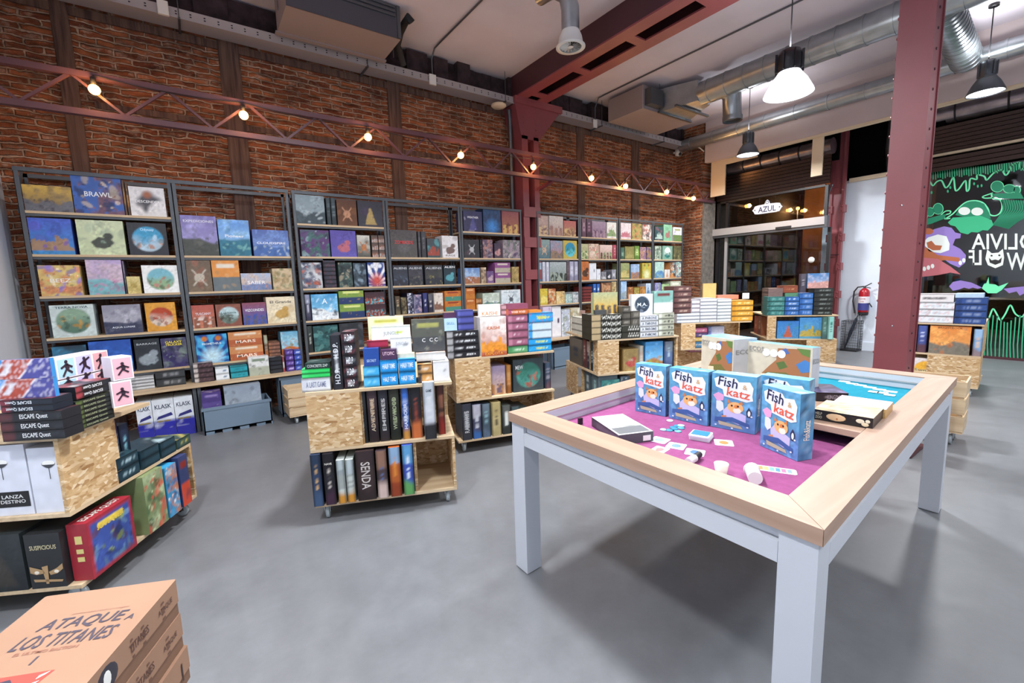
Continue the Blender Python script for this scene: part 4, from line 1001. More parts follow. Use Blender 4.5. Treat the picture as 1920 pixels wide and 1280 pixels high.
# ================================================================ plywood trolleys
ZD = (.118, .473, .833)
def trolley(fr, W, label, panels, D=None, top=None):
    """fr origin = near-left corner at the front edge; panels: (a0,b0,a1,b1,level 0/1)"""
    D = D or W; o3 = fr.pt(0, 0); t = empty('display_trolley', (o3.x, o3.y, 0), fr.a, label, 'trolley', 'wheeled plywood display trolleys')
    for nme, z, dx in (('base_deck', ZD[0], 0), ('middle_deck', ZD[1], 0), ('top_deck', ZD[2], 0)):
        MB().bevbox(0, 0, z-.018, top if (top and nme == 'top_deck') else W, D, z, .002).build(nme, 'pine', t)
    for a0, b0, a1, b1, lv in panels:
        z0, z1 = (ZD[lv]+.0005, ZD[lv+1]-.0185); e = .009
        if abs(a1-a0) > abs(b1-b0): MB().box(a0, b0-e, z0, a1, b0+e, z1).build('side_panel', 'osb', t)
        else: MB().box(a0-e, b0, z0, a0+e, b1, z1).build('side_panel', 'osb', t)
    for a in (.06, W-.06):
        for b in (.06, D-.06): castor(t, a, b, ZD[0]-.0185)
    return t
e = .0095
def pin(W, f=.36):
    """pinwheel walls for one level: each corner keeps one closed stretch"""
    return [(0, e, f*W, e), (W-e, 0, W-e, f*W), (W-f*W, W-e, W, W-e), (e, W-f*W, e, W)]
# --- left front trolley: two faces towards the camera
WA = .92; A = Frame(-.555, 2.745, 61); AL = Frame(-.555 - .85*math.cos(math.radians(-29)), 2.745 - .85*math.sin(math.radians(-29)), -29)
trolley(A, WA, 'plywood trolley at the left edge loaded with stacked puzzle boxes',
        [(0, e, .33, e, 1), (.33, .02, .33, .5, 1), (.59, .3, .59, .8, 1), (e, .62, e, .84, 1), (.3, .84, .64, .84, 1), (.32, .46, .32, .84, 0), (WA-e, 0, WA-e, .42, 0), (.33, .46, WA-.02, .46, 0), (.2, .84, WA, .84, 0)], D=.85, top=.60)
# --- middle trolley
WB = .88; B = Frame(.49, 2.86, -22.5)
trolley(B, WB, 'plywood trolley in the middle of the floor with castors and an empty lower corner',
        [(0, e, .31, e, 1), (.31, .02, .31, .5, 1), (e, .02, e, WB, 1), (.31, .5, WB, .5, 1), (.62, .02, .62, .45, 0), (WB-e, 0, WB-e, WB, 0), (.62, .46, WB-.02, .46, 0), (.02, .46, .61, .46, 0), (e, .5, e, WB, 0)])
# --- third trolley
WC = .92; Cc_ = Frame(1.73, 3.28, -15)
trolley(Cc_, WC, 'plywood trolley behind the gaming table corner holding the red and blue games',
        [(0, e, .31, e, 1), (.31, .02, .31, .5, 1), (e, .02, e, WC, 1), (.31, .5, WC, .5, 1), (WC-e, .02, WC-e, WC, 0), (.02, .5, WC-.02, .5, 0), (e, .5, e, WC, 0)])
# --- fourth trolley (behind the far-left edge of the table)
WD = .95; Dd = Frame(3.37, 3.22, -22); DL = Frame(3.37 + WD*math.sin(math.radians(22)), 3.22 + WD*math.cos(math.radians(22)), -112)
trolley(Dd, WD, 'plywood trolley with chevron boxes behind the far left table edge',
        [(0, e, .24, e, 1), (.24, .02, .24, .5, 1), (.25, .5, WD, .5, 1), (WD-e, .02, WD-e, WD, 1), (e, 0, e, .12, 1), (.02, .25, .23, .25, 1), (e, .6, e, WD, 0), (WD-e, .02, WD-e, WD, 0), (.02, .5, WD-.02, .5, 0)])
# --- fifth
WE = .98; Ee = Frame(5.42, 3.62, -34)
trolley(Ee, WE, 'plywood trolley carrying the white box piles before the shop door',
        [(0, e, .20, e, 1), (.20, .02, .20, .4, 1), (.2, .4, WE, .4, 1), (e, .02, e, .5, 1), (WE-e, .3, WE-e, WE, 1), (.02, .4, WE-.02, .4, 0)])
# --- sixth
WF = .95; Ff = Frame(7.18, 3.30, -50); FL = Frame(7.18 + WF*math.sin(math.radians(50)), 3.30 + WF*math.cos(math.radians(50)), -140)
trolley(Ff, WF, 'plywood trolley with blue box piles beside the dark red storefront column',
        [(0, e, .12, e, 1), (.12, .02, .12, .4, 1), (.12, .4, WF, .4, 1), (WF-e, .3, WF-e, WF, 1), (.55, e, WF, e, 0), (.02, .4, WF-.02, .4, 0)])
# --- seventh, right of the big column
WG = .92; Gg = Frame(7.00, 1.88, -84)
trolley(Gg, WG, 'plywood trolley right of the big red column beneath the painted window',
        [(.02, .4, WG-.02, .4, 1), (WG-e, .03, WG-e, WG-.03, 1), (.48, e, WG, e, 0), (WG-e, .02, WG-e, .5, 0), (.02, .4, WG-.02, .4, 0)])

g = 'games on the middle trolley'
# middle trolley contents
row(B, .03, ZD[1], '''668 688 728 V 24262a 34383c 6a8a80 1c1e20 d=.3 t=<CENTURY:.5:a8b0a8:.6:.4
689 709 726 V 34262c 44343a c0a080 24181c t=<ADVENTURE:.5:c8b8a0:.6:.4
710 729 726 V 24242a 2c2c34 a8a0a0 2c2428 t=<EMPIRES:.5:b8b8b8:.6:.4
730 750 724 V 24261f 34362c 98a878 1c2018 t=<WILDWOOD:.5:a8b090:.6:.4
753 768 727 V 2c58a8 3a6ac0 d8e0f0 c08840 t=<HARBOUR:.45:dfe6f4:.5:.45
769 791 723 V 2c2226 24242a 8a4030 c06838
794 817 716 V c8ccd4 b8c0c8 d4d8dc 2c2c30 b=-.05 t=GAME:.85:3a4a58:.5:.05''', 'upper bay of middle trolley', g, depth=.26)
row(B, .05, ZD[1], '''820 834 714 V 34201c 5a3028 c08060 8a2820''', 'right end of middle trolley upper bay', g, depth=.26)
row(B, -.02, ZD[0], '''584 604 852 V 2c3c58 24344c d0a870 3a5070
607 628 850 V 24222a 1c1a20 c8c0b8 3c2438 t=NAVE:.8:e8e4dc:.7:.04
632 648 862 V c0c8c4 b0bcc0 3c4040 c88a30
649 665 861 V c0c8c4 b0bcc0 3c4040 c88a30
668 704 845 V 3a2c2c 34282a 4a3c38 2c2020 t=>SENDA:.5:c8c0bc:.55:.5
706 727 845 V 4a3c40 8a6858 5a6a98 c8b0a8
730 752 838 V b05c28 8aa8c8 d88838 8a3a1c
755 776 834 V 3a50a8 5a98c8 d8e4f0 5a9858''', 'lower bay of middle trolley', g, depth=.27)
g = 'piles on top of the middle trolley'
row(B, .02, ZD[2], '''565 620 708 S d4d8dc c8ccd4 8a90a8 d4d8dc t=A LAST GAME:.5:7a80a0:.7:.4
621 641 628 V 22242c 24262e d8dce0 24262e t=<H.D.P.:.25:dfe3e8:.28:.5|<H.D.P.:.72:dfe3e8:.28:.5
642 669 622 S 22242c 1c1e24 d8dce0 8a3c44 n=5 t=H.D.P:.5:eef0f4:.5:.6
681 712 686 S 40a8dc 58b8e4 8ad0ec 38a0d8 n=2
713 746 674 S 1c90d8 1c90d8 e0f0f8 2498dc n=2 t=HALF TIME:.5:e8f4fa:.75:.35
747 780 672 S 1c90d8 1c90d8 e0f0f8 2498dc n=2 t=HALF TIME:.5:e8f4fa:.75:.35
783 811 682 S c08a4c 30343c e4dcc8 d8a868 n=2
812 843 677 W e8e8e8 a0a0a4 e8e8e8 e8e8e8''', 'top of middle trolley', g, depth=.2)
zz = ZD[2]+.0
def perch(fr, b, u0, u1, vt, vb, style, cols, label, group, ttl=None, d=.12, cat='board game', n=1):
    """a box resting on a pile: its foot height follows from the photo row vb"""
    um = (u0+u1)/2; _, z0 = fr.hit(um, vb, b); _, z1 = fr.hit(um, vt, b); a0, _ = fr.hit(u0, (vt+vb)/2, b); a1, _ = fr.hit(u1, (vt+vb)/2, b); os_ = []
    for k in range(n):
        h_ = (z1-z0)/n; o = game_box(a1-a0-.003, h_-.001, d, style, cols, top=('N', cols)); put(o, fr, (a0+a1)/2, b, z0+k*h_+.0005)
        if ttl: titles(o, a1-a0, h_, ttl)
        say(o, label if n == 1 else f'{label}, {ORD[n-1-k]} from top', cat, group); os_.append(o)
    return os_
perch(B, .021, 565, 619, 691, 708, 'S', ['2cc860', '48d878', '20b050', '2cc860'], 'bright green slim box on the left end of the middle trolley', g, n=2)
perch(B, .022, 571, 619, 680, 691, 'S', ['1c3834', '1c3834', 'c8ccc8', '1c3834'], 'dark green slim box lying on the bright green boxes', g, 'CONCRETE ZAP:.5:c8ccc8:.8:.5', d=.16)
perch(B, .021, 681, 711, 653, 686, 'P', ['244a98'], 'deep blue cube box on the light blue pair of the middle trolley', g, 'SECRET:.3:b8d0f0:.6:.15')
perch(B, .021, 713, 744, 655, 674, 'P', ['4a3050'], 'dark purple small box on the bright blue boxes of the middle trolley', g, 'UTOPIC:.6:e8c8d8:.7:.35')
perch(B, .13, 690, 757, 594, 640, 'D', ['e4ecb8', 'e8ecc0', 'c8d098', 'b0a848'], 'tall pale yellow-green box at the back of the middle trolley top', g, d=.08)
perch(B, .10, 696, 770, 611, 640, 'W', ['e8ece4', 'c8d838', 'e8ece4', 'e8ece4'], 'cream white box with lime tab on the middle trolley top', g, 'JUNGLE:.5:a8b0b4:.4:.3', d=.05)
perch(B, .08, 732, 772, 632, 664, 'W', ['e6e8e6', '8a8c90', 'e6e8e6', 'e6e8e6'], 'white box with grey lettering at the centre of middle trolley top', g, 'JUNGLE:.6:b0b4b8:.5:.25', d=.05)
perch(B, .07, 687, 728, 638, 652, 'S', ['a82c48', '8a2038', 'd89098', 'a82c48'], 'crimson flat box perched behind the deep blue cube', g, d=.05)
perch(B, .06, 745, 778, 662, 672, 'P', ['d8d0b4'], 'cream flat box lying on the bright blue boxes of the middle trolley', g, d=.1)
perch(B, .10, 772, 834, 598, 658, 'D', ['5a5c54', '484b4e', '8a8c80', 'a8a860'], 'large dark grey box with olive title strip on middle trolley', g, 'C:.35:e8e8e8:.1:.12:.35|C C:.35:e8e8e8:.25:.12:.65', d=.06)
perch(B, .05, 780, 836, 661, 676, 'W', ['dcdcd8', 'b07860', 'dcdcd8', 'dcdcd8'], 'flat white box below the large dark grey box', g, d=.12)

g = 'piles on top of the third trolley'
row(Cc_, .02, ZD[2], '''838 898 620 S 24242a 9a9ca0 d8dce0 24242a n=4 t=x x x x:.5:e0e4e8:.3:.25:.75
901 950 594 F e4e0dc b05028 e09028 8a2838 t=KAISHI:.72:c86838:.5:.08|EXPLOTA:.06:f0a030:.7:.07 b=-.02
953 990 648 S 5a9868 4a8858 c8e0c8 5a9868
991 1034 634 S 2898d8 2898d8 d8e8a0 38a8e0 n=2 t=TREKKING:.5:d8e060:.4:.35''', 'top of third trolley', g, depth=.2)
perch(Cc_, .021, 953, 990, 590, 648, 'S', ['9a5c74', 'b87c90', 'e0c8d0', '9a5c74'], 'dusty pink spine box in the pile on third trolley', g, n=4)
perch(Cc_, .022, 953, 990, 579, 590, 'S', ['c86838', 'a85070', 'f0d0b0', 'c86838'], 'orange spine box topping the dusty pink pile', g, 'WABI WABI:.5:f0d8c8:.7:.4')
perch(Cc_, .03, 952, 990, 569, 579, 'P', ['8a4a60'], 'plum box on the very top of the dusty pink pile', g)
perch(Cc_, .021, 991, 1034, 604, 634, 'S', ['c8d8e8', '3898d8', 'a8c8e0', 'c8d8e8'], 'white and blue striped box in the right pile of third trolley', g, n=2)
perch(Cc_, .022, 992, 1037, 586, 604, 'S', ['2898d8', '2898d8', 'd8d850', 'c04050'], 'sky blue box topping the right pile of third trolley', g, 'TREKKING:.5:d8e060:.4:.4')
perch(Cc_, .06, 990, 1015, 581, 586, 'P', ['d88030'], 'thin orange box lying behind the sky blue box on third trolley', g)
perch(Cc_, .05, 897, 938, 570, 592, 'P', ['e8e8e8'], 'white header card above the orange dragon box on third trolley', g, 'KAISHI:.2:c87838:.7:.35', d=.03)
perch(Cc_, .03, 833, 857, 597, 620, 'P', ['a8c8e0'], 'pale blue small box on the left pile of third trolley', g, 'SKULL:.6:5a8ab0:.6:.2', d=.1)
perch(Cc_, .03, 858, 888, 581, 619, 'S', ['4a5098', '5a60a8', 'c8d0f0', '4a5098'], 'indigo box in the left pile of third trolley', g, n=3)
perch(Cc_, .08, 832, 860, 586, 597, 'P', ['4a2c48'], 'dark plum box behind the pale blue small box', g, d=.05)
perch(Cc_, .08, 940, 953, 571, 600, 'S', ['c098a0', 'b08890', 'd8c0c8', 'c098a0'], 'pale pink narrow box between white header card and pink pile', g, n=3, d=.1)
g = 'games on the third trolley'
row(Cc_, .05, ZD[1], '''914 948 686 M a898b8 c0a080 a8784c 6a5868
949 959 684 V b8783c c88a48 d8b080 8a5428
962 1019 672 C 3a4448 3a7868 4a8a80 b05040 t=MEW:.75:dfe4e4:.25:.12:.2
1022 1033 680 V 3a4458 4a5a70 c0b8c0 5a4450''', 'upper bay of third trolley', g, depth=.24)
row(Cc_, .0, ZD[0], '''866 885 757 V 2c2e38 3a3c48 c8ccd4 34343c t=<RAILWAYS:.5:c8ccd0:.6:.5
886 903 758 V 4a4c68 b8b8c8 c8ccd8 3a6ab0
904 920 757 V 4a5a68 6a7a88 8ab0b8 5a6a80
922 940 754 V c0b080 b0a070 5a5038 b0a070
942 958 760 V 4a504c 5a5c58 d8dcd8 2c302c
959 975 762 V 34383c 4a5a5c c8ccc8 2c302c
976 992 765 V 4a5a58 3a4848 c8c8c0 3a3c38''', 'lower bay of third trolley', g, depth=.26)

# ---------------- left front trolley
g = 'games on the left front trolley'
row(AL, -.03, ZD[2], '''0 120 772 S 22242a 5a2c30 dfe3e4 3a3c40 n=3 t=ESCAPE Quest:.5:e4e6e8:.45:.55:.55''', 'front of left trolley top', g, depth=.10)
perch(AL, -.028, 0, 100, 748, 772, 'S', ['1c2430', '7a2c3c', 'c8d8e4', '1c2430'], 'black puzzle box laid upside down above the front left pile', g, '^ESCAPE Quest:.5:dfe6ec:.5:.55:.35', n=2, d=.10)
perch(AL, .0, -45, 100, 674, 747, 'X', ['3a88c8', 'a84838', '4a4a90', 'd8d4dc'], 'diagonally split blue, red and purple pack at far left trolley top', g, n=2, d=.02)
row(A, -.03, ZD[2], '''143 214 742 S 24282a 5a6a3c b8c0a8 3a3c30 n=6 t=ESCAPE Quest:.5:a8b088:.6:.45''', 'right face of left trolley top', g, depth=.26)
perch(A, -.029, 140, 212, 716, 740, 'S', ['22242a', 'a04048', 'e0e4e4', '22242a'], 'black puzzle box with red end turned upside down on left trolley', g, '^ESCAPE Quest:.5:e4e6e8:.5:.55:.45', n=2, d=.26)
# silhouette cards box: light panels
def sil_box(fr, b, u0, u1, vt, vb, cols, label):
    o = perch(fr, b, u0, u1, vt, vb, 'P', ['eee6ec'], label, g, d=.10)[0]; w_, h = o.dimensions.x, o.dimensions.z; n = len(cols)
    for i, c in enumerate(cols):
        x0 = -w_/2 + w_*(i+.06)/n; x1 = -w_/2 + w_*(i+.94)/n; ink(c)
        MB().box(x0, -.0012, h*.06, x1, -.0002, h*.94).build('colour_panel', 'ink_'+c, o)
        cx = (x0+x1)/2; s_ = (x1-x0)
        mb = MB(); z = h*.5; mb.ball((cx, -.0025, z+s_*.32), s_*.10, 10, sq=(1, .1, 1))
        mb.bar((cx, -.003, z+s_*.22), (cx-s_*.05*(i-1), -.003, z-s_*.08), s_*.2, .002, up=(0, 1, 0))
        for a, q in (((.0, .18), (.34, .34 if i % 2 else -.0)), ((.0, .18), (-.34, .02)), ((-.02, -.06), (.30, -.30)), ((-.02, -.06), (-.28, -.42))):
            mb.bar((cx+a[0]*s_, -.003, z+a[1]*s_), (cx+q[0]*s_, -.003, z+q[1]*s_), s_*.1, .002, up=(0, 1, 0))
        mb.build('silhouette', 'ink_' + ('2c1c2c' if ink('2c1c2c') else ''), o)
    return o
sil_box(A, .10, 104, 205, 664, 702, ['a8d0e0', 'c0bce8', 'd8a0a8'], 'pastel box with dark dancing silhouettes, upper of the two on left trolley')
sil_box(A, .101, 108, 208, 703, 722, ['a8d0e0', 'c0bce8', 'd8a0a8'], 'pastel box with silhouettes, partly hidden below its twin on left trolley')
sil_box(AL, -.0, 214, 250, 668, 712, ['e0a0b0'], 'white-edged pink box with small silhouettes, upper at left trolley corner') if False else None
PK = Frame(*A.pt(.30, -.06)[:2], 28)
for k, (vt, vb) in enumerate(((668, 712), (713, 762))):
    sil_box(PK, 0, 209, 250, vt, vb, ['e4a8b4'], ['upper pink silhouette box turned towards camera at the left trolley corner', 'lower pink silhouette box turned towards camera at the left trolley corner'][k])
g = 'games inside the left front trolley'
row(AL, .02, ZD[1], '''-60 56 835 P d4d8e4 b8bcc8 
57 124 838 P d4d8e4 b8bcc8''', 'upper bay, front face of left trolley', g, depth=.3)
for o in [q for q in C.objects if 'upper bay, front face of left trolley' in q.get('label', '')]:
    w_, h = o.dimensions.x, o.dimensions.z; ink('3a3c44'); x = .08*w_
    MB().add([(x-.028, -.002, h*.74), (x+.028, -.002, h*.74), (x+.012, -.002, h*.70), (x, -.002, h*.685), (x-.012, -.002, h*.70)], [tuple(range(5))[::-1]]).build('lamp_picture', 'ink_3a3c44', o)
    MB().box(x-.001, -.002, h*.52, x+.001, -.001, h*.69).build('stem_picture', 'ink_3a3c44', o); MB().ball((x, -.0012, h*.755), 1, 12, sq=(.028, .0006, .014)).build('glow_picture', 'ink_e8e8e4' if ink('e8e8e4') else '', o)
    if 'first' in o['label']: MB().box(-.02, -.0016, h*.12, w_*.46, -.0008, h*.34).build('black_title_plate', 'ink_black', o); lettering('LANZA', (w_*.18, -.0012, h*.27), (1, 0, 0), (0, 0, 1), w_*.36, h*.05, 'e0e0e0', o, fit=False); lettering('DESTINO', (w_*.18, -.0012, h*.20), (1, 0, 0), (0, 0, 1), w_*.42, h*.05, 'e0e0e0', o, fit=False)
row(AL, .0, ZD[0], '''-50 46 1003 F 2c3234 24282c 3c3834 4a504c
50 119 1000 P 2a2c2e 34302a t=SUSPICIOUS:.75:d0c8a0:.75:.08''', 'lower bay, front face of left trolley', g, depth=.28)
row(A, .06, ZD[1], '''212 226 786 V 24304a 3a3060 8ab0c8 1c2c48
227 246 792 V 1c2c40 24304a 8ac8d8 c08040''', 'upper bay, right face of left trolley', g, depth=.26)
row(A, .0, ZD[1], '''218 262 850 S 24404c 1c3440 b8d4dc 24404c n=2
264 300 836 S 24404c 1c3440 b8d4dc 24404c n=2
301 330 822 S 24404c 1c3440 c0dce4 24404c n=2
331 358 818 S 3a5040 24404c c8b860 3a5a60''', 'right face edge of left trolley', g, depth=.2)
o = [q for q in C.objects if 'second from left, lower bay, front face of left trolley' in q.get('label', '')][0]; w_, h = o.dimensions.x, o.dimensions.z; ink('b09068'); ink('e8e0d0')
for pts in ([(-.46, .42), (-.1, .34), (-.04, .28), (-.3, .26), (-.46, .30)], [(.06, .30), (.3, .36), (.48, .44), (.48, .34), (.3, .26), (.1, .24)], [(-.12, .40), (.06, .42), (.02, .08), (-.06, .08)], [(-.40, .18), (.44, .14), (.40, .10), (-.38, .13)]):
    MB().add([(a*w_, -.002, b*h) for a, b in pts], [tuple(range(len(pts)))[::-1]]).build('woodcut_face', 'ink_b09068', o)
for a in (-.28, .28): MB().ball((a*w_, -.0022, h*.30), 1, 12, sq=(w_*.07, .0004, h*.03)).build('eye_picture', 'ink_e8e0d0', o)
o = row(A, -.03, ZD[0], '''163 256 950 E 9a2c38 3a5098 6a90b8 e0c850 d=.085
272 312 880 N 7a8a60 a8b890 c05040 3c5838 d=.3
313 336 868 N 3a98c8 c87840 e0e0e0 2c70a8 d=.3
338 356 850 D 34406c c84830 3a3450 8a2c24 d=.3''', 'lower bay, right face of left trolley', g)
w_, h, o_ = o[0].dimensions.x, o[0].dimensions.z, o[0]
titles(o_, w_, h, 'SCAPE QUEST:.80:e8c84a:.6:.11')
lettering('ESCAPE QUEST', (0, .04, h), (1, 0, 0), (0, 1, 0), w_*.8, .04, 'dcd4cc', o_, name='lid_lettering', fit=False)
ink('d8c880')
for k_, (z_, hh_) in enumerate(((.72, .14), (.52, .08), (.38, .08))): MB().box(-w_/2-.0018, .025, h*z_-h*hh_/2, -w_/2-.0008, .055, h*z_+h*hh_/2).build('spine_icon', 'ink_d8c880', o_)

# ---------------- fourth trolley
g = 'piles on top of the fourth trolley'
row(Dd, .0, ZD[2], '''1109 1165 589 Z 34342c d8d8d0 b09c78 34342c n=4
1166 1199 610 Z 34342c d8d8d0 34342c 34342c n=2
1201 1234 591 S e0e4e8 d8dce0 3c4450 e0e4e8 n=4 t=A THRONE:.5:5a6478:.85:.5
1235 1264 586 S b8bca8 d8dcd0 2c2c2c b8bca8 n=4 t=Y  o:.5:2c2c30:.35:.5:.75''', 'top of fourth trolley', g, depth=.26)
perch(Dd, .02, 1166, 1182, 574, 610, 'S', ['5a564e', '4a463e', '98948a', '5a564e'], 'grey-brown box above the two chevron boxes', g, n=3, d=.2)
perch(Dd, .021, 1183, 1200, 583, 610, 'S', ['6a665e', '4a463e', 'b8b4a8', '5a564e'], 'warm grey box right of the grey-brown stack', g, n=2, d=.2)
perch(Dd, .10, 1113, 1158, 548, 588, 'M', ['a8b088', 'd8b050', '5a5048', 'c89840'], 'tall golden box with figures standing on the chevron pile', g, d=.07)
perch(Dd, .10, 1109, 1121, 550, 588, 'V', ['3a3834', '4a4844', 'a8a090', '34302c'], 'narrow dark box left of the tall golden box', g, d=.07) if False else None
perch(Dd, .02, 1116, 1138, 581, 589, 'P', ['4a4c4c'], 'small slim dark grey box at the foot of the tall golden box', g, d=.05)
perch(Dd, .10, 1184, 1224, 551, 590, 'C', ['dce0e8', '3a4858', '2c3848', '8a98a8'], 'white box with dark round emblem standing on fourth trolley', g, 'M.A.:.5:d8e0e8:.45:.16', d=.06)
perch(Dd, .10, 1226, 1262, 545, 585, 'D', ['7aa8a0', 'd0d4d4', 'a8c8c0', '6a3434'], 'teal topped box with dark red book picture on fourth trolley', g, d=.06)
perch(Dd, .30, 1263, 1296, 536, 588, 'S', ['6a4a48', '5a3c3c', 'c8b0a0', '6a4a48'], 'chocolate brown spine box at the right back of fourth trolley', g, n=5, d=.2)
perch(DL, .03, 1072, 1107, 596, 633, 'S', ['d0d0c4', 'c8c8bc', 'a0a098', 'd8d8cc'], 'off-white long box on the left side of fourth trolley', g, n=3, d=.2)
g = 'games inside the fourth trolley'
row(Dd, .04, ZD[1], '''1169 1197 654 F a08858 8a7448 b04848 a89060 t=100:.5:c8b8a0:.3:.12
1198 1207 648 V c8c4b8 b8b4a8 c09080 d0ccc0
1210 1243 640 L 4a98d8 8ac8e8 a87848 98a848
1246 1262 640 V 5a7098 7a8898 a8c0d0 4a5880''', 'upper bay of fourth trolley', g, depth=.24)
row(DL, .02, ZD[1], '''1068 1092 634 V 5a544c 6a645c 3c4450 5a544c
1093 1099 636 V 7a4a48 6a3c3c c8b8b0 5a3434
1100 1106 640 V 3c3840 c0b0a8 d8d0c8 34303a
1107 1113 642 V 24404c 2c4c58 c8d4d8 1c3440
1114 1120 645 V 2c3c48 d8dcd8 c8d4d8 3a4a58''', 'left face, upper bay of fourth trolley', g, depth=.22)
row(DL, .02, ZD[0], '''1096 1108 690 V 4a5a60 3a4a50 a8b0b0 34444c
1109 1122 694 V 5a6a70 4a5a60 8ab0b0 4a5a60''', 'left face, lower bay of fourth trolley', g, depth=.22)
row(Dd, .02, ZD[0], '''1128 1162 712 N 3a7878 5a9a90 8ab0a0 2c5c5c
1163 1180 705 N 34404c 4a5a68 a0a8a8 2c343c''', 'lower bay of fourth trolley', g, depth=.2)

# ---------------- fifth trolley
g = 'piles on top of the fifth trolley'
row(Ee, .0, ZD[2], '''1269 1312 586 S d8dce4 c8d0dc 5a7090 d8dce4 n=3
1313 1344 559 S d8dce4 d0d4e0 7a8498 d8dce4 n=7
1345 1371 560 S d8e0e4 d0d8dc 7a8c94 d8e0e4 n=7
1372 1412 563 S d89c30 c88c28 f0d898 a8703c n=4''', 'top of fifth trolley', g, depth=.3)
perch(Ee, .25, 1346, 1385, 553, 561, 'P', ['d08068'], 'salmon pink flat box at the back of fifth trolley', g, d=.2)
perch(Ee, .02, 1297, 1312, 562, 585, 'S', ['d8d0d8', 'd0d4e0', '9a90a0', 'd8dce4'], 'white box above the low pile of fifth trolley', g, n=3, d=.2)
perch(Ee, .30, 1318, 1343, 531, 559, 'P', ['c8a868'], 'plain tan board standing behind the white box piles', g, d=.03)
g = 'games inside the fifth trolley'
for k_, (vt, vb, cl, nm_) in enumerate(((652, 660, 'a86878', 'rose'), (640, 652, '4a7898', 'steel blue'), (632, 640, 'c8a858', 'mustard'), (624, 632, '5a4870', 'dark violet'), (615, 624, 'a85878', 'mauve'))):
    perch(Ee, .03, 1293, 1326, vt, vb, 'S', [cl, cl, 'c8c0b8', cl], f'{nm_} flat box in the lying pile inside the fifth trolley', g, d=.2)
perch(Ee, .10, 1328, 1358, 611, 630, 'S', ['c0c4d8', '6a78b8', 'd8dce8', 'c0c4d8'], 'pale lilac blue box lying deeper inside the fifth trolley', g, d=.15)
o = perch(Ee, .12, 1392, 1405, 549, 560, 'P', ['e8ece8'], 'small white price card standing on the yellow boxes of fifth trolley', g, d=.004)[0]
row(Ee, .0, ZD[0], '''1300 1335 640 B c8a850 5a98b0 4a7098 b86878 n=4''', 'lower bay of fifth trolley', g, depth=.2) if False else None

# ---------------- sixth trolley
g = 'piles on top of the sixth trolley'
row(Ff, .0, ZD[2], '''1438 1471 556 S 3a7a78 2c5a58 a8d0c8 58a098 n=4
1472 1498 556 S 3a70b8 2c5aa0 d0e0f0 4a80c8 n=4
1499 1524 549 S 3a70b8 2c5aa0 d0e0f0 4a80c8 n=4
1526 1562 540 S 2c302e 24282a 8a9490 34383a n=6''', 'top of sixth trolley', g, depth=.24)
perch(FL, .02, 1428, 1440, 540, 588, 'S', ['7a6460', '6a5450', 'b0a098', '7a6460'], 'taupe spine box at the left side of sixth trolley', g, n=6, d=.2)
perch(Ff, .10, 1462, 1496, 535, 549, 'S', ['8a4830', '6a3424', 'd0a070', '8a4830'], 'rust brown box lying on the teal pile of sixth trolley', g, d=.15)
perch(Ff, .08, 1472, 1497, 549, 556, 'P', ['5a8a68'], 'thin green box between rust brown box and blue pile', g, d=.15)
perch(Ff, .10, 1514, 1554, 512, 540, 'L', ['3a78b0', 'b0b8d0', 'c89890', 'e0a8a0'], 'box with sky and pink city picture standing on sixth trolley', g, d=.06)
perch(Ff, .10, 1500, 1512, 513, 548, 'V', ['4a4450', '5a5460', 'a8a0a8', '4a4450'], 'narrow dark plum box left of the sky picture box', g, d=.06)
g = 'games inside the sixth trolley'
row(Ff, .02, ZD[1], '''1457 1498 602 F 3a78c0 4a8ab8 b85830 3a8870 
1499 1540 595 F 4a90d0 5a98b0 b8a040 6a8a3c
1541 1552 594 V 5a8078 4a7068 8ab0a8 4a6868 b=-.03
1553 1564 594 V 9ad0c8 8ac8c0 4a8078 9ad0c8 b=-.06''', 'upper bay of sixth trolley', g, depth=.24)
row(FL, .02, ZD[1], '''1414 1420 592 V a85838 984c30 d0a080 8a4028
1421 1427 592 V 8a5840 7a4c38 c0a088 6a3c2c''', 'left face of sixth trolley', g, depth=.2)

# ---------------- seventh trolley
g = 'piles on top of the seventh trolley'
row(Gg, .0, ZD[2], '''1709 1789 567 S e0e4e8 4a98c8 7a8a98 c05048 n=3
1790 1850 558 S 2c4a88 243c70 c8d8ec 3a5a98 n=4''', 'top of seventh trolley', g, depth=.26)
perch(Gg, .01, 1710, 1789, 551, 567, 'S', ['dcd8d8', '8a7c84', '3a3438', 'dcd8d8'], 'grey white box with dark print atop the left pile of seventh trolley', g, d=.26)
perch(Gg, .02, 1791, 1845, 550, 558, 'P', ['b8d0e4'], 'pale blue box atop the right pile of seventh trolley', g, d=.24)
g = 'games inside the seventh trolley'
row(Gg, .02, ZD[1], '''1704 1719 610 V 3a4888 4a5a9c c8d0e8 5a3c48
1720 1738 610 V 3a4888 4a5a9c c8d0e8 5a3c48
1742 1820 611 L d8803c e8a860 7a7468 b06838 t=BRIGHTROCK:.93:5a3428:.6:.06
1824 1843 617 V 7aa0c8 98b8d8 c8b8b0 8a7a80''', 'upper bay of seventh trolley', g, depth=.24)
row(Gg, .02, ZD[0], '''1700 1774 672 C d8d0d0 e0a838 c8c8a8 b04830 t=Sumatra:.5:5a6a6c:.6:.1''', 'lower bay of seventh trolley', g, depth=.24)
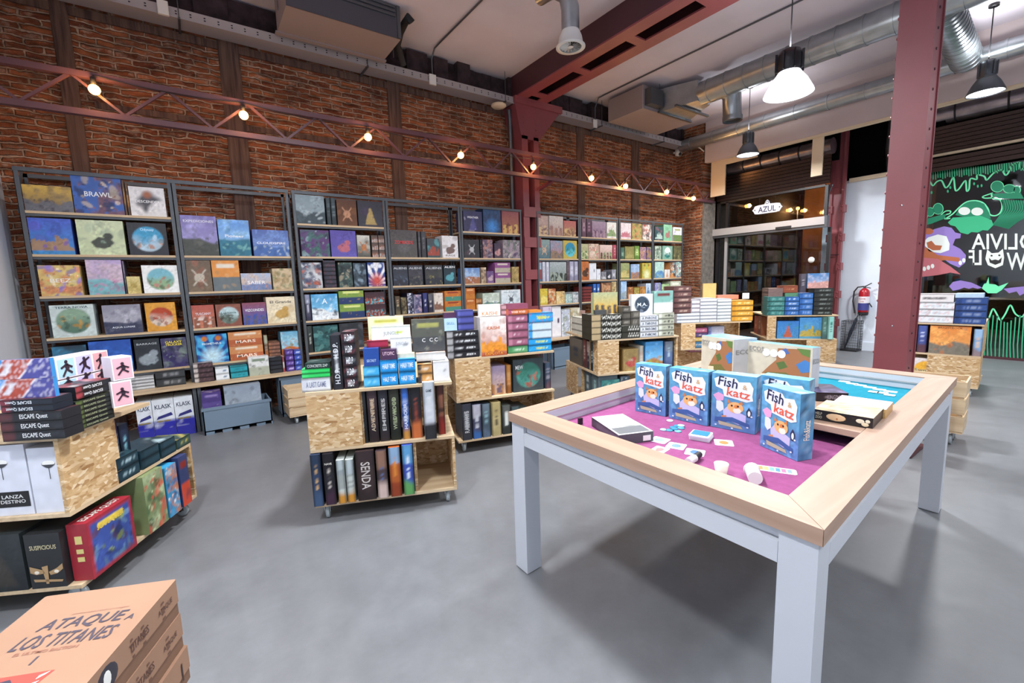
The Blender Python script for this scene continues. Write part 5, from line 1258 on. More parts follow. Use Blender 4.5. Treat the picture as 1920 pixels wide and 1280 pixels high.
# ================================================================ gaming table
TA, TB_, TC_, TD_ = Vector((1.212, 1.762)), Vector((1.214, .402)), Vector((3.615, .580)), Vector((3.598, 1.932))
ZT, TH = .82, .046
def Q(u, v):  # u along the long side 0..1, v across 0 (camera right) .. 1
    return (TB_*(1-u)+TC_*u)*(1-v) + (TA*(1-u)+TD_*u)*v
LU, LVv = 2.40, 1.36
tb = empty('gaming_table', (*Q(0, 0), 0), 0, 'white gaming table with beech rim and sunken purple and teal play area', 'table')
O2 = Q(0, 0)
def tp(x, y, z): p = Q(x/LU, y/LVv) - O2; return (p.x, p.y, z)
def tbox(mb, x0, y0, z0, x1, y1, z1, mi=0):
    return mb.hexa([tp(x0,y0,z0), tp(x1,y0,z0), tp(x1,y1,z0), tp(x0,y1,z0), tp(x0,y0,z1), tp(x1,y0,z1), tp(x1,y1,z1), tp(x0,y1,z1)], mi)
def trap(x0, x1, y0, y1, nme, material):  # mitred rim board
    pass
RW = .125
def rim(nme, P, material):
    vs = [tp(x, y, ZT-TH) for x, y in P] + [tp(x, y, ZT) for x, y in P]
    MB().add(vs, [(3, 2, 1, 0), (4, 5, 6, 7)] + [(i, (i+1) % 4, 4+(i+1) % 4, 4+i) for i in range(4)]).build(nme, material, tb)
g_ = .0012
rim('rim_board', [(0, g_), (RW, RW+g_), (RW, LVv-RW-g_), (0, LVv-g_)], 'beech')
rim('rim_board', [(LU-RW, RW+g_), (LU, g_), (LU, LVv-g_), (LU-RW, LVv-RW-g_)], 'beech')
rim('rim_board', [(g_, 0), (LU-g_, 0), (LU-RW-g_, RW), (RW+g_, RW)], 'beech_x')
rim('rim_board', [(RW+g_, LVv-RW), (LU-RW-g_, LVv-RW), (LU-g_, LVv), (g_, LVv)], 'beech_x')
LG = .095; i0 = .012
for a in (0, 1):
    for b in (0, 1):
        x0 = i0 if a == 0 else LU-i0-LG; y0 = i0 if b == 0 else LVv-i0-LG
        mb = MB(); tbox(mb, x0, y0, .004, x0+LG, y0+LG, ZT-TH-.0005); lg = mb.build('leg', 'white_paint', tb)
        mb = MB(); tbox(mb, x0+.01, y0+.01, 0, x0+LG-.01, y0+LG-.01, .004); mb.build('foot_glide', 'black_rubber', lg)
# aprons: upper recessed strip and lower rail
for (x0, y0, x1, y1) in ((i0+.02, i0+LG+.001, i0+.04, LVv-i0-LG-.001), (LU-i0-.04, i0+LG+.001, LU-i0-.02, LVv-i0-LG-.001), (i0+LG+.001, i0+.02, LU-i0-LG-.001, i0+.04), (i0+LG+.001, LVv-i0-.04, LU-i0-LG-.001, LVv-i0-.02)):
    mb = MB(); tbox(mb, x0, y0, .735, x1, y1, ZT-TH-.0005); mb.build('apron', 'white_paint', tb)
for (x0, y0, x1, y1) in ((i0, i0+LG+.001, i0+.045, LVv-i0-LG-.001), (LU-i0-.045, i0+LG+.001, LU-i0, LVv-i0-LG-.001), (i0+LG+.001, i0, LU-i0-LG-.001, i0+.045), (i0+LG+.001, LVv-i0-.045, LU-i0-LG-.001, LVv-i0)):
    mb = MB(); tbox(mb, x0, y0, .672, x1, y1, .734); mb.build('lower_rail', 'white_paint', tb)
# well walls
for (x0, y0, x1, y1) in ((RW-.012, RW-.012, RW+.002, LVv-RW+.012), (LU-RW-.002, RW-.012, LU-RW+.012, LVv-RW+.012), (RW+.003, RW-.012, LU-RW-.003, RW+.002), (RW+.003, LVv-RW-.002, LU-RW-.003, LVv-RW+.012)):
    mb = MB(); tbox(mb, x0, y0, .73, x1, y1, ZT-.006); mb.build('well_wall', 'white_paint', tb)
mb = MB(); tbox(mb, RW+.003, LVv-RW-.010, .775, LU-RW-.003, LVv-RW-.003, .782); tbox(mb, LU-RW-.010, RW+.01, .775, LU-RW-.003, LVv-RW-.012, .782); mb.build('well_groove', 'aluminium', tb)
XS = 1.30
mb = MB(); tbox(mb, RW-.01, RW-.01, .725, XS, LVv-RW+.01, .74); mb.build('purple_felt', 'purple_felt', tb)
mb = MB(); tbox(mb, XS+.002, RW-.01, .725, LU-RW+.01, LVv-RW+.01, .74); mb.build('teal_felt', 'teal_felt', tb)
mb = MB(); tbox(mb, .02, .02, .70, LU-.02, LVv-.02, .724); mb.build('under_panel', 'white_paint', tb)
p = at_z(1088, 789, .76); x = .05
mb = MB(); q = Vector((p.x, p.y, .755)) - Vector((*O2, 0)); mb.box(q.x-.012, q.y-.006, .742, q.x+.012, q.y+.006, .775); mb.build('cable_port', 'ink_black', tb)
# loose table leaves lying across the well
lf = empty('table_leaf', (*O2, 0), 0, 'beech table leaf laid across the well between purple and teal felt', 'table leaf')
for k, (xa, xb) in enumerate(((.895, 1.42),)):
    mb = MB(); tbox(mb, xa, RW+.004, ZT-.028, xb, LVv-RW-.004, ZT-.003); mb.build('leaf_board', 'beech', lf)
    mb = MB(); tbox(mb, xa+.01, RW+.01, ZT-.034, xb-.01, LVv-RW-.01, ZT-.0285); mb.build('leaf_felt', 'ink_black', lf)
ZL = ZT-.0025
# ---------------- boxes on the table
def standing(label, corners, style, cols, ttl, z, d, h, group, side=None, res=.004):
    """corners: two photo points of the front foot line"""
    a, b = [at_z(u, v, z) for u, v in corners]; dx = (b-a); ang = math.atan2(dx.y, dx.x); w_ = dx.length
    o = game_box(w_, h, d, style, cols, res=res, side=side, top=('N', ['58b0d0', '3a90c0', 'd8e8f0', '3a78b8'])); mid = (a+b)/2
    o.location = (mid.x, mid.y, z+.0008); o.rotation_euler = (0, 0, ang)
    say(o, label, 'board game', group)
    if ttl: titles(o, w_, h, ttl)
    return o, w_, h
FG = 'blue cat game boxes standing on the purple felt'
for i, (c, hh, lab) in enumerate([
    (((1191, 770), (1247.5, 781)), .262, 'blue cartoon cat game box, farthest left of those on purple felt'),
    (((1254, 783), (1326, 799)), .262, 'blue cartoon cat game box, second from left on purple felt'),
    (((1332.5, 799), (1415, 815)), .262, 'blue cartoon cat game box, third from left on purple felt'),
    (((1424, 803), (1512, 822)), .255, 'blue cartoon cat game box, mostly hidden behind the nearest one'),
    (((1425, 835), (1495, 865)), .262, 'nearest blue cartoon cat game box, standing forward by itself')]):
    o, w_, h = standing(lab, c, 'L', ['58a0c0', '5a8cb8', '5a84b8', '6aa0c8'], None, .741, .07, hh, FG, side=('N', ['4a84ac', '5590b4', '7aa0b8', '3c6490']))
    y = -.0016
    def disc(nme, x, z, rx, rz, c, k=0): ink(c); return MB().add([(w_*x+rx*w_*math.cos(t), y-.0003*k, h*z+rz*h*math.sin(t)) for t in [2*math.pi*j/20 for j in range(20)]], [tuple(range(20))]).build(nme, 'ink_'+c, o)
    def poly(nme, pts, c, k=0): ink(c); return MB().add([(w_*a, y-.0003*k, h*b) for a, b in pts], [tuple(range(len(pts)))]).build(nme, 'ink_'+c, o)
    poly('title_cloud', [(-.44, .90), (-.30, .96), (.05, .94), (.12, .88), (.36, .90), (.44, .80), (.42, .66), (.44, .58), (.30, .54), (.0, .58), (-.2, .60), (-.24, .72), (-.40, .76)], 'e4ecf4')
    lettering('Fish', (-.12*w_, y-.0004, .86*h), (.99, 0, -.12), (.12, 0, .99), .44*w_, .17*h, '1c2448', o, fit=False)
    lettering('&', (.26*w_, y-.0004, .80*h), (1, 0, 0), (0, 0, 1), .10*w_, .08*h, 'c8a060', o, fit=False)
    lettering('katz', (.12*w_, y-.0004, .68*h), (.99, 0, -.10), (.10, 0, .99), .52*w_, .15*h, 'd85a3c', o, fit=False)
    poly('pink_cat', [(-.46, .60), (-.34, .66), (-.20, .62), (-.22, .52), (-.36, .50)], 'd8a0c8', 1)
    poly('white_cat', [(-.38, .50), (-.30, .52), (-.22, .48), (-.20, .36), (-.30, .30), (-.38, .36)], 'd8e0ec', 1)
    poly('boat_sail', [(-.22, .34), (-.20, .24), (-.10, .18), (.14, .12), (.30, .18), (.30, .30), (.10, .36), (-.1, .44)], 'c0bce4', 1)
    poly('orange_tail', [(-.26, .24), (-.14, .26), (-.12, .16), (-.24, .14)], 'c8865c', 2)
    disc('cat_face', .06, .42, .18, .10, 'e8b070', 3); disc('cat_muzzle', .10, .37, .09, .05, 'f0e4d0', 4); disc('cat_nose', .08, .44, .05, .035, 'd88038', 4)
    for a, b in ((-.02, .45), (.12, .45)): disc('cat_eye', a, b, .025, .018, '2c2430', 5)
    for a in (-.08, .18): poly('cat_ear', [(a-.05, .49), (a+.05, .49), (a+(.02 if a > 0 else -.02), .56)], 'c87a40', 4)
    poly('penguin', [(.30, .38), (.36, .46), (.42, .38), (.40, .28), (.32, .28)], '242c48', 3); disc('penguin_belly', .365, .35, .03, .05, 'e8eef4', 4)
    poly('water_band', [(-.40, .20), (.0, .24), (.38, .16), (.38, .10), (.0, .16), (-.40, .12)], '3a5c98', 3)
    poly('sand_banner', [(-.32, .14), (.20, .10), (.24, .05), (-.30, .07)], 'b0a890', 4)
    for a, b in ((-.38, .06), (.0, .04), (.34, .10), (.42, .30)): disc('bubble', a, b, .025, .014, 'dce8f4', 4)
    lettering('Fish&katz', (w_/2+.0016, .035, h*.45), (0, 0, 1), (0, -1, 0), .3*h, .03, 'e8dcc8', o, name='spine_lettering', fit=False)
EG = 'landscape boxes standing on the table leaf'
def ecos(label, c, h, d, extra):
    o, w_, h = standing(label, c, 'P', ['c4bfae'], None, ZL, d, h, EG, side=('P', ['c0c4c8']), res=.006)
    def poly(nme, pts, c, k=0): ink(c); return MB().add([(w_*a, -.0012-.0003*k, h*b) for a, b in pts], [tuple(range(len(pts)))]).build(nme, 'ink_'+c, o)
    def disc(nme, x, z, r, c, k=0): ink(c); return MB().add([(w_*x+r*math.cos(t), -.0012-.0003*k, h*z+r*math.sin(t)) for t in [2*math.pi*j/18 for j in range(18)]], [tuple(range(18))]).build(nme, 'ink_'+c, o)
    poly('land_picture', [(-.0, .92), (.47, .96), (.47, .03), (-.18, .03), (-.26, .30), (-.12, .52), (-.02, .66)], '9a6a48')
    poly('forest_patch', [(-.02, .60), (.10, .66), (.16, .54), (.04, .46)], '4f6a38', 1); poly('forest_patch', [(.28, .96), (.47, .96), (.47, .80), (.36, .84)], '5a7a3c', 1)
    poly('meadow_patch', [(-.2, .36), (.14, .42), (.30, .30), (.10, .18), (-.1, .24)], '6a6a38', 1)
    poly('sea_patch', [(.28, .62), (.40, .74), (.47, .70), (.47, .50), (.36, .46)], '3f78b8', 2); poly('lake_patch', [(.02, .86), (.12, .94), (.18, .84), (.08, .78)], '4a68a8', 2)
    poly('ray_body', [(.04, .22), (.22, .28), (.30, .18), (.20, .08), (.06, .12)], '4a4898', 2)
    poly('tile_picture', [(-.26, .32), (-.08, .34), (-.06, .05), (-.24, .03)], 'ddd0b4', 3)
    for a in (.0, .12, .24): disc('round_badge', a-.18, .80, .022, 'eef0f2', 4)
    lettering('ECOS', (-.34*w_, -.0012, .86*h), (1, 0, 0), (0, 0, 1), .24*w_, .10*h, '8a8a88', o, fit=False)
    lettering('FIRST CONTINENT', (-.34*w_, -.0012, .79*h), (1, 0, 0), (0, 0, 1), .24*w_, .03*h, '9a9a96', o, fit=False)
    lettering('ECOS', (w_/2+.0014, d/2, h*.72), (0, 1, 0), (0, 0, 1), d*.8, .10*h, '8a8a88', o, name='spine_lettering', fit=False)
def at_x_z(u, v, x, z): p = at_x(u, v, x); return (p.x, p.y)
def foot(u, x):                            # photo column u on the leaf at plane x -> photo point of the foot
    v = 700.
    for _ in range(4): p = at_z(u, v, ZL); v += (p.x-x)*60
    return (u, v)
ecos('wide cream landscape box standing at right on the table leaf', (foot(1399, 2.60), foot(1519, 2.55)), .255, .07, 0)
ecos('cream landscape box standing at left on the table leaf behind blue boxes', (foot(1314, 2.58), foot(1373, 2.50)), .27, .17, 0)
# lying boxes
def lying(label, foot_l, foot_r, h, d, style, cols, top, z, ttl=None, group=None, cat='board game'):
    a, b = at_z(*foot_l, z), at_z(*foot_r, z); dx = b-a; ang = math.atan2(dx.y, dx.x); w_ = dx.length
    o = game_box(w_, h, d, style, cols, top=top, res=.006); mid = (a+b)/2; o.location = (mid.x, mid.y, z+.0008); o.rotation_euler = (0, 0, ang)
    say(o, label, cat, group)
    if ttl: titles(o, w_, h, ttl)
    return o
o = lying('black box with cream dumpling pictures lying nearest on the table leaf', (1524, 785), (1636, 805), .045, .20, 'N', ['201c1e', '201c1e', '201c1e', '4a4038'], ('N', ['d8c49c', 'e0ceaa', '8a7060', 'c8a878']), ZL)
w_ = o.dimensions.x
for cx, cz, rx, rz, c in ((-.10, .5, .17, .34, 'd8b48c'), (-.08, .42, .05, .2, 'b06a38'), (.30, .55, .07, .2, 'dcd0b8'), (.38, .3, .06, .18, 'd8c8a8'), (.42, .62, .04, .16, 'dcd0b8')):
    ink(c); MB().ball((w_*cx, -.0012, .045*cz), 1, 14, sq=(w_*rx, .0008, .045*rz)).build('dumpling_picture', 'ink_'+c, o)
for k, s_ in enumerate(('HELP', 'ZOO')): lettering(s_, (-w_*.40, 0, .045*(.66-.36*k)), (1, 0, 0), (0, 0, 1), w_*.12, .012, 'b0a898', o, fit=False)
lying('tan edged box with pink and blue lid lying behind the dumpling box', (1560, 770), (1660, 786), .042, .17, 'N', ['c09a60', 'd8b478', '8a6a48', 'c8a470'], ('N', ['d8a8b8', 'e0e4ec', '8aa8d8', 'd8c090']), ZL)
lying('dark navy box with purple lid lying at the back of the table leaf', (1530, 752), (1590, 754), .045, .2, 'S', ['24222c', '24222c', '8a8490', '24222c'], ('N', ['5a5478', '3c3850', '7a7090', '4a4468']), ZL, 'KINGDOM:.5:a09aa8:.5:.5:.6')
zt_ = .741+.045; c1, c2, c3 = at_z(1160, 816, zt_), at_z(1225, 808, zt_), at_z(1094, 784, zt_)
dx = c2-c1; ang = math.atan2(dx.y, dx.x); w_ = dx.length; d_ = (c3-c1).length
o = game_box(w_, .045, d_, 'P', ['4c4e54'], top=('G', ['d0d4d2', '8a9090', '6c7074', 'dde0de']), side=('S', ['54565c', '3c3e44', 'd8dadc', '54565c']), res=.008); o.location = (*((c1+c2)/2)[:2], .7415); o.rotation_euler = (0, 0, ang)
say(o, 'grey white game box lying on the purple felt in the near left corner', 'board game', None)
MB().box(-w_/2+.01, .012, .0452, w_/2-.01, .09, .0458).build('grey_picture_band', 'ink_6c7074' if ink('6c7074') else '', o); MB().box(-w_/2+.01, .10, .0452, w_/2-.01, d_-.02, .0458).build('faded_picture', 'ink_a8aca6' if ink('a8aca6') else '', o)
for j, yy in enumerate((.06, .10)): lettering('OUTBREAK' if j else 'PANDEMIC', (0, yy+.04, .0455), (1, 0, 0), (0, 1, 0), w_*.7, .02, 'e8eaea', o, fit=False) if False else None
MB().box(w_*.2, -.0016, .006, w_*.42, -.0006, .03).build('barcode_patch', 'ink_e8e8e4' if ink('e8e8e4') else '', o)
# table small things
zf = .7405
def cardobj(u, v, w_, h, deg, c, c2, label, group='cards laid on the purple felt', z=zf, name='playing_card', k=0):
    p = at_z(u, v, z); t = MB().bevbox(-w_/2, -h/2, 0, w_/2, h/2, .0012, .005).build(name, 'ink_'+c if ink(c) else '', None, (p.x, p.y, z+k), math.radians(deg))
    if c2: ink(c2); MB().ball((0, 0, .0014), 1, 14, sq=(w_*.3, h*.26, .0003)).build('picture', 'ink_'+c2, t)
    return tag(t, label, 'card', group)
cardobj(1237, 825, .074, .074, 12, 'dfe4ea', '9ab0b8', 'square white card with grey picture beside the grey white box')
cardobj(1268, 836, .074, .074, 20, 'e4e8ee', '7a9cc8', 'square white card with blue fish, left of the three beside the deck')
cardobj(1303, 848, .074, .074, 25, 'e4e8ee', '4a78b8', 'square white card with blue fish nearest to the black marker')
cardobj(1357, 830, .074, .074, 35, 'ece4e0', 'd88a50', 'square white card with orange picture right of the card deck')
cardobj(1237, 843, .074, .06, 10, 'e8dcdc', 'c08080', 'white card with reddish picture half under the near table rim')
t = empty('card_deck', at_z(1315, 821, zf), math.radians(18), 'small deck of teal backed cards on the purple felt', 'card deck')
for k in range(5): MB().bevbox(-.042-.003*k, -.042, k*.005, .042-.003*k, .042, k*.005+.0042, .004).build('card', 'ink_e4ecf0' if ink('e4ecf0') else '', t)
MB().bevbox(-.038, -.034, .0244, .024, .036, .0258, .004).build('top_card', 'ink_3a88a8' if ink('3a88a8') else '', t)
for i, (u, v, c) in enumerate(((1256, 789, 'e4e8ee'), (1244, 806, 'a8c8dc'), (1255, 807, '4a9cc0'), (1262, 802, '3a8cb0'), (1270, 799, '3a8cb0'), (1277, 803, '58a8c8'), (1271, 809, '7ac0d4'), (1277, 800, 'b0dce8'), (1265, 806, '3a8cb0'))):
    p = at_z(u, v, zf); ink(c); t = MB().lathe([(0, 0), (.015, 0), (.016, .001), (.016, .0035), (.015, .0045), (0, .0045)], (0, 0, 0), 16).build('game_token', 'ink_'+c, None, (p.x, p.y, zf + (.0046 if i in (7, 8) else 0)))
    tag(t, f'small round {cname(c)} token, {ORD[i]} from left in the token heap on purple felt', 'token', 'tokens on the purple felt')
p = at_z(1449, 880, zf); t = MB().bevbox(-.075, -.025, 0, .075, .025, .0012, .006).build('score_strip', 'ink_e8e0e4' if ink('e8e0e4') else '', None, (p.x, p.y, zf), math.radians(-62)); tag(t, 'white strip card with coloured squares near the front table corner', 'card')
for k, c in enumerate(('c86878', 'd89858', 'd8c070', '7ac0b0', '5a90c8', 'c07a98', '8aa0c0')): ink(c); MB().box(-.065+k*.0185, -.016, .0012, -.051+k*.0185, .016, .0016).build('colour_square', 'ink_'+c, t)
# marker, cups, scroll by the near rim
p = at_z(1302, 866, zf); t = empty('marker_pen', p, math.radians(0), 'black marker lying against the near table rim', 'marker')
MB().tube([(-.0, .0, .016), (-.05, -.005, .016)], .015, 12).build('white_barrel', 'white_plastic', t); MB().tube([(.05, .010, .016), (0, 0, .016)], [.012, .015], 12).build('black_cap', 'ink_black', t)
p = at_z(1352, 889, zf); t = empty('paper_cup', p, 0, 'small cream cup standing against the near table rim', 'cup')
MB().lathe([(.018, 0), (.025, .042), (.023, .042), (.016, .003), (0, .003)], (0, 0, 0), 18).build('cup_wall', 'ink_e4dcc8' if ink('e4dcc8') else '', t)
p = at_z(1412, 900, zf); t = empty('paper_tube', p, math.radians(35), 'white paper tube lying by the near table rim', 'tube')
MB().tube([(-.04, 0, .024), (.035, 0, .024)], .023, 16).build('tube_wall', 'white_plastic', t); MB().lathe([(.024, -.003), (.027, 0), (.024, .003)], (.035, 0, .024), 16, axis='x').build('tube_lip', 'white_plastic', t)
# teal well: rows of white cards
for i, (u, v) in enumerate(((1583, 715), (1598, 719), (1613, 722), (1631, 726), (1649, 730), (1670, 734))):
    cardobj(u, v, .045, .06, 5, 'e8eef0', None, f'white card in the row on teal felt, {ORD[i]} from left', 'cards laid on the teal felt')
for i, (u, v) in enumerate(((1655, 737), (1668, 741), (1638, 735))):
    cardobj(u, v, .045, .05, 5, 'e4e8ec', None, f'white card lying before the teal felt row, {ORD[i]} counted from the middle', 'cards laid on the teal felt', k=.0022)
for i, (u, v, w_) in enumerate(((1603, 702, .16), (1567, 697, .10), (1545, 694, .05))):
    p = at_z(u, v, zf); t = MB().bevbox(-.02, -w_/2, 0, .02, w_/2, .006, .003).build('game_board', 'ink_dfe4e4' if ink('dfe4e4') else '', None, (p.x, p.y, zf), 0)
    MB().box(-.012, -w_*.4, .0061, .012, w_*.4, .007).build('printed_band', 'ink_c8b0a0' if ink('c8b0a0') else '', t)
    tag(t, ['longest', 'middle', 'shortest'][i] + ' pale strip board on the far side of the teal felt', 'board')

# ---------------- kraft boxes bottom left
KF = Frame(-.385, 1.563, 0)
a_, b_ = Vector((-.112, 1.436)), Vector((-.385, 1.563)); ang = math.atan2((a_-b_).y, (a_-b_).x)
ex = Vector((math.cos(ang), math.sin(ang))); ey = Vector((-ex.y, ex.x)); W_, D_ = .30, .42
ctr = a_ - ex*W_/2 - ey*D_/2
zt = .69
for k in range(3):
    th = .098; z1 = zt-k*th*1.0; z0 = z1-th+.0015; wd = W_+(.012 if k == 2 else 0)
    o = empty('kraft_box', (ctr.x, ctr.y, z0), ang, ['top kraft board game carton with titan print at bottom left', 'second kraft carton directly under the printed top carton', 'third kraft carton in the bottom left pile, slightly wider'][k], 'carton', 'kraft cartons in the bottom left pile')
    h = z1-z0
    MB().bevbox(-wd/2, -D_/2, h*.35, wd/2, D_/2, h, .003).build('lid', 'kraft', o)
    MB().box(-wd/2+.003, -D_/2+.003, 0, wd/2-.003, D_/2-.003, h*.35-.0005).build('tray', 'kraft_dark', o)
    if k == 0:
        lettering('ATAQUE', (.015, .085, h), (1, 0, 0), (.12, 1, 0), .17, .042, '4a4450', o, fit=False)
        lettering('A', (.118, .078, h), (1, 0, 0), (.12, 1, 0), .018, .018, '4a4450', o, fit=False); lettering('LOS TITANES', (.015, .035, h), (1, 0, 0), (.12, 1, 0), .19, .042, '4a4450', o, fit=False)
        lettering('EL ULTIMO BASTION', (.0, .002, h), (1, 0, 0), (0, 1, 0), .12, .009, '9a6a58', o, fit=False)
        lettering('SHINGEKI NO KYOJIN', (.03, .118, h), (1, 0, 0), (0, 1, 0), .12, .006, 'a87a68', o, fit=False)
        MB().box(-.006, -.035, h, -.002, -.012, h+.0008).build('printed_dash', 'ink_4a4450', o)
        # red diamond panel with white bars and a plain dark swirl
        ink('c84a40'); ink('e8e8e4'); ink('3c3848')
        MB().add([(-.11, -.16, h+.0006), (.02, -.20, h+.0006), (.06, -.06, h+.0006), (-.08, -.06, h+.0006)], [(0, 1, 2, 3)]).build('red_panel', 'ink_c84a40', o)
        for j in range(6): MB().add([(.0+.008*j, -.19+.022*j, h+.0012), (.03+.004*j, -.18+.022*j, h+.0012), (.034+.004*j, -.172+.022*j, h+.0012), (.0+.008*j, -.180+.022*j, h+.0012)], [(0, 1, 2, 3)]).build('white_bar', 'ink_e8e8e4', o)
        MB().add([(-.10, -.15, h+.0016), (-.06, -.18, h+.0016), (.0, -.17, h+.0016), (.02, -.10, h+.0016), (-.01, -.07, h+.0016), (-.06, -.08, h+.0016), (-.09, -.10, h+.0016)], [tuple(range(7))]).build('dark_swirl', 'ink_3c3848', o)
        MB().add([(-.08, -.16, h+.002), (-.04, -.165, h+.002), (-.02, -.12, h+.002), (-.05, -.10, h+.002), (-.08, -.12, h+.002)], [tuple(range(5))]).build('pale_patch', 'ink_e8e8e4', o)
    if k < 2:
        for y_, ww in ((.14, .05), (.06, .04), (.02, .03), (-.15, .05)):
            lettering('||||', (wd/2, y_, h*.6), (0, 0, 1), (0, -1, 0), .045, ww*.25, '6a4a3c', o, name='side_print', fit=False)
        lettering('TITANES', (wd/2, .045, h*.62), (0, 1, 0), (0, 0, 1), .07, .02, '5a3c34', o, name='side_print', fit=False)
        lettering('ATAQUE', (wd/2, .15, h*.62), (0, 1, 0), (0, 0, 1), .06, .016, '5a3c34', o, name='side_print', fit=False)
        ink('34303a'); ink('e8e8e4')
        MB().ball((wd/2, -.06, h*.6), 1, 14, sq=(.0008, .032, .028)).build('side_emblem', 'ink_34303a', o)
        MB().ball((wd/2+.0006, -.062, h*.6), 1, 12, sq=(.0006, .012, .018)).build('side_emblem_light', 'ink_e8e8e4', o)
    if k == 2: lettering('|', (wd/2, .17, h*.5), (0, 1, 0), (0, 0, 1), .006, .05, '3c2c28', o, name='side_print', fit=False)
# support under the pile, below the frame
t = MB().box(-.13, -.19, 0, .13, .19, zt-3*.098-.001).build('kraft_box', 'kraft_dark', None, (ctr.x, ctr.y, 0), ang)
tag(t, 'tall plain carton carrying the kraft pile, hidden below the frame', 'carton')

# ---------------- extinguisher, basket, umbrella
p = at_x(1619, 578, 10.03); t = empty('fire_extinguisher', (10.02, p.y, .72), 0, 'red fire extinguisher hanging on the white partition', 'fire extinguisher')
MB().lathe([(0, 0), (.075, 0), (.082, .01), (.082, .36), (.07, .40), (.03, .44), (0, .445)], (0, 0, 0), 22).build('cylinder', 'red_enamel', t)
MB().lathe([(0, -.055), (.072, -.055), (.08, -.03), (.08, .0)], (0, 0, 0), 22).build('black_foot', 'black_rubber', t)
ink('3a3c80'); ink('d8d0d4')
MB().lathe([(.0835, .04), (.0835, .17)], (0, 0, 0), 22).build('blue_label', 'ink_3a3c80', t); MB().lathe([(.0835, .17), (.0835, .29)], (0, 0, 0), 22).build('white_label', 'ink_d8d0d4', t)
lettering('POLVO ABC', (-.084, 0, .25), (0, -1, 0), (0, 0, 1), .1, .02, 'a01824', t); lettering('6 KG', (-.084, 0, .20), (0, -1, 0), (0, 0, 1), .05, .02, 'a01824', t)
MB().lathe([(.02, .44), (.02, .48), (.0, .48)], (0, 0, 0), 12).bar((0, 0, .47), (0, -.10, .53), .015).bar((0, 0, .465), (0, -.09, .44), .012).build('valve', 'black_metal', t)
MB().tube([(0, .02, .47), (-.02, .10, .46), (-.02, .15, .38), (-.02, .16, .2), (-.02, .13, .04), (-.02, .12, -.02)], .012, 8).build('hose', 'black_rubber', t)
MB().tube([(-.02, -.05, .14), (-.05, -.10, .17), (-.05, -.14, .10)], .01, 8).build('horn', 'black_rubber', t)
t = empty('wire_basket', (9.95, 3.06, 0), 0, 'square wire mesh basket on the floor beside the dark red column', 'basket')
a_ = .13; H_ = .56; mb = MB()
for z in np.linspace(.02, H_, 12): mb.tube([(-a_, -a_, z), (a_, -a_, z), (a_, a_, z), (-a_, a_, z), (-a_, -a_, z)], .0022, 4)
for q in np.linspace(-a_, a_, 9):
    for s_ in (-a_, a_): mb.tube([(q, s_, .02), (q, s_, H_)], .0022, 4).tube([(s_, q, .02), (s_, q, H_)], .0022, 4)
mb.build('mesh', 'black_metal', t, kind='stuff')
MB().tube([(-a_, -a_, H_), (a_, -a_, H_), (a_, a_, H_), (-a_, a_, H_), (-a_, -a_, H_)], .005, 6).build('top_ring', 'black_metal', t)
MB().box(-a_, -a_, 0, a_, a_, .03).build('base', 'black_metal', t)
t = empty('umbrella', (9.95, 3.06, .03), 0, 'dark folded umbrella leaning in the wire basket', 'umbrella')
MB().tube([(0, .09, .02), (0, .02, .3), (0, -.06, .58)], [.008, .028, .022], 10).build('folded_canopy', 'fabric_dark', t)
MB().tube([(0, -.06, .58), (0, -.085, .66), (0, -.12, .67), (0, -.13, .62)], .01, 8).build('handle', 'black_rubber', t)

# ---------------- mural painted on the window
def P2(x, y): p = at_x(1660+x/4.265, 260+y/4.265, XM-.006); return (p.x, p.y, p.z)
mu = empty('window_painting', (0, 0, 0), 0, 'monster mural painted in green, purple and white on the dark window', 'painting')
for nme, h in (('paint_green', '2fa878'), ('paint_mint', '6fe0a8'), ('paint_deep', '0e7a58'), ('paint_purple', '8a72b8'), ('paint_white', 'd8ded8'), ('paint_rust', 'a85c38'), ('paint_red', 'b06068')):
    mat(nme, h, .7)
def stroke(nme, pts, m_, r=1.6, closed=False):
    if len(pts) > 3:                       # round the hand-drawn line
        e_ = [pts[-1]] + list(pts) + [pts[0], pts[1]] if closed else [pts[0]] + list(pts) + [pts[-1]]; sm = []
        for i in range(1, len(e_)-2):
            for t in (0, .25, .5, .75):
                sm.append(tuple(.5*((2*e_[i][k]) + (-e_[i-1][k]+e_[i+1][k])*t + (2*e_[i-1][k]-5*e_[i][k]+4*e_[i+1][k]-e_[i+2][k])*t*t + (-e_[i-1][k]+3*e_[i][k]-3*e_[i+1][k]+e_[i+2][k])*t**3) for k in (0, 1)))
        pts = sm + [e_[-2]]; closed = False
    Pp = [P2(*q) for q in pts]; Pp += [Pp[0]] if closed else []
    mb = MB(); rr = r*.0085
    for a, b in zip(Pp, Pp[1:]): mb.bar(a, b, rr, .002, up=(1, 0, 0)); mb.ball(a, 1, 8, sq=(.001, rr/2, rr/2))
    return mb.build(nme, m_, mu)
def blob(nme, pts, m_, k=0):
    Pp = [P2(*q) for q in pts]; return MB().add([(x-.0015-k*.0012, y, z) for x, y, z in Pp], [tuple(range(len(Pp)))]).build(nme, m_, mu)
def ell(cx, cy, rx, ry, n=20, a=0): return [(cx+rx*math.cos(t)*math.cos(a)-ry*math.sin(t)*math.sin(a), cy+rx*math.cos(t)*math.sin(a)+ry*math.sin(t)*math.cos(a)) for t in [2*math.pi*k/n for k in range(n)]]
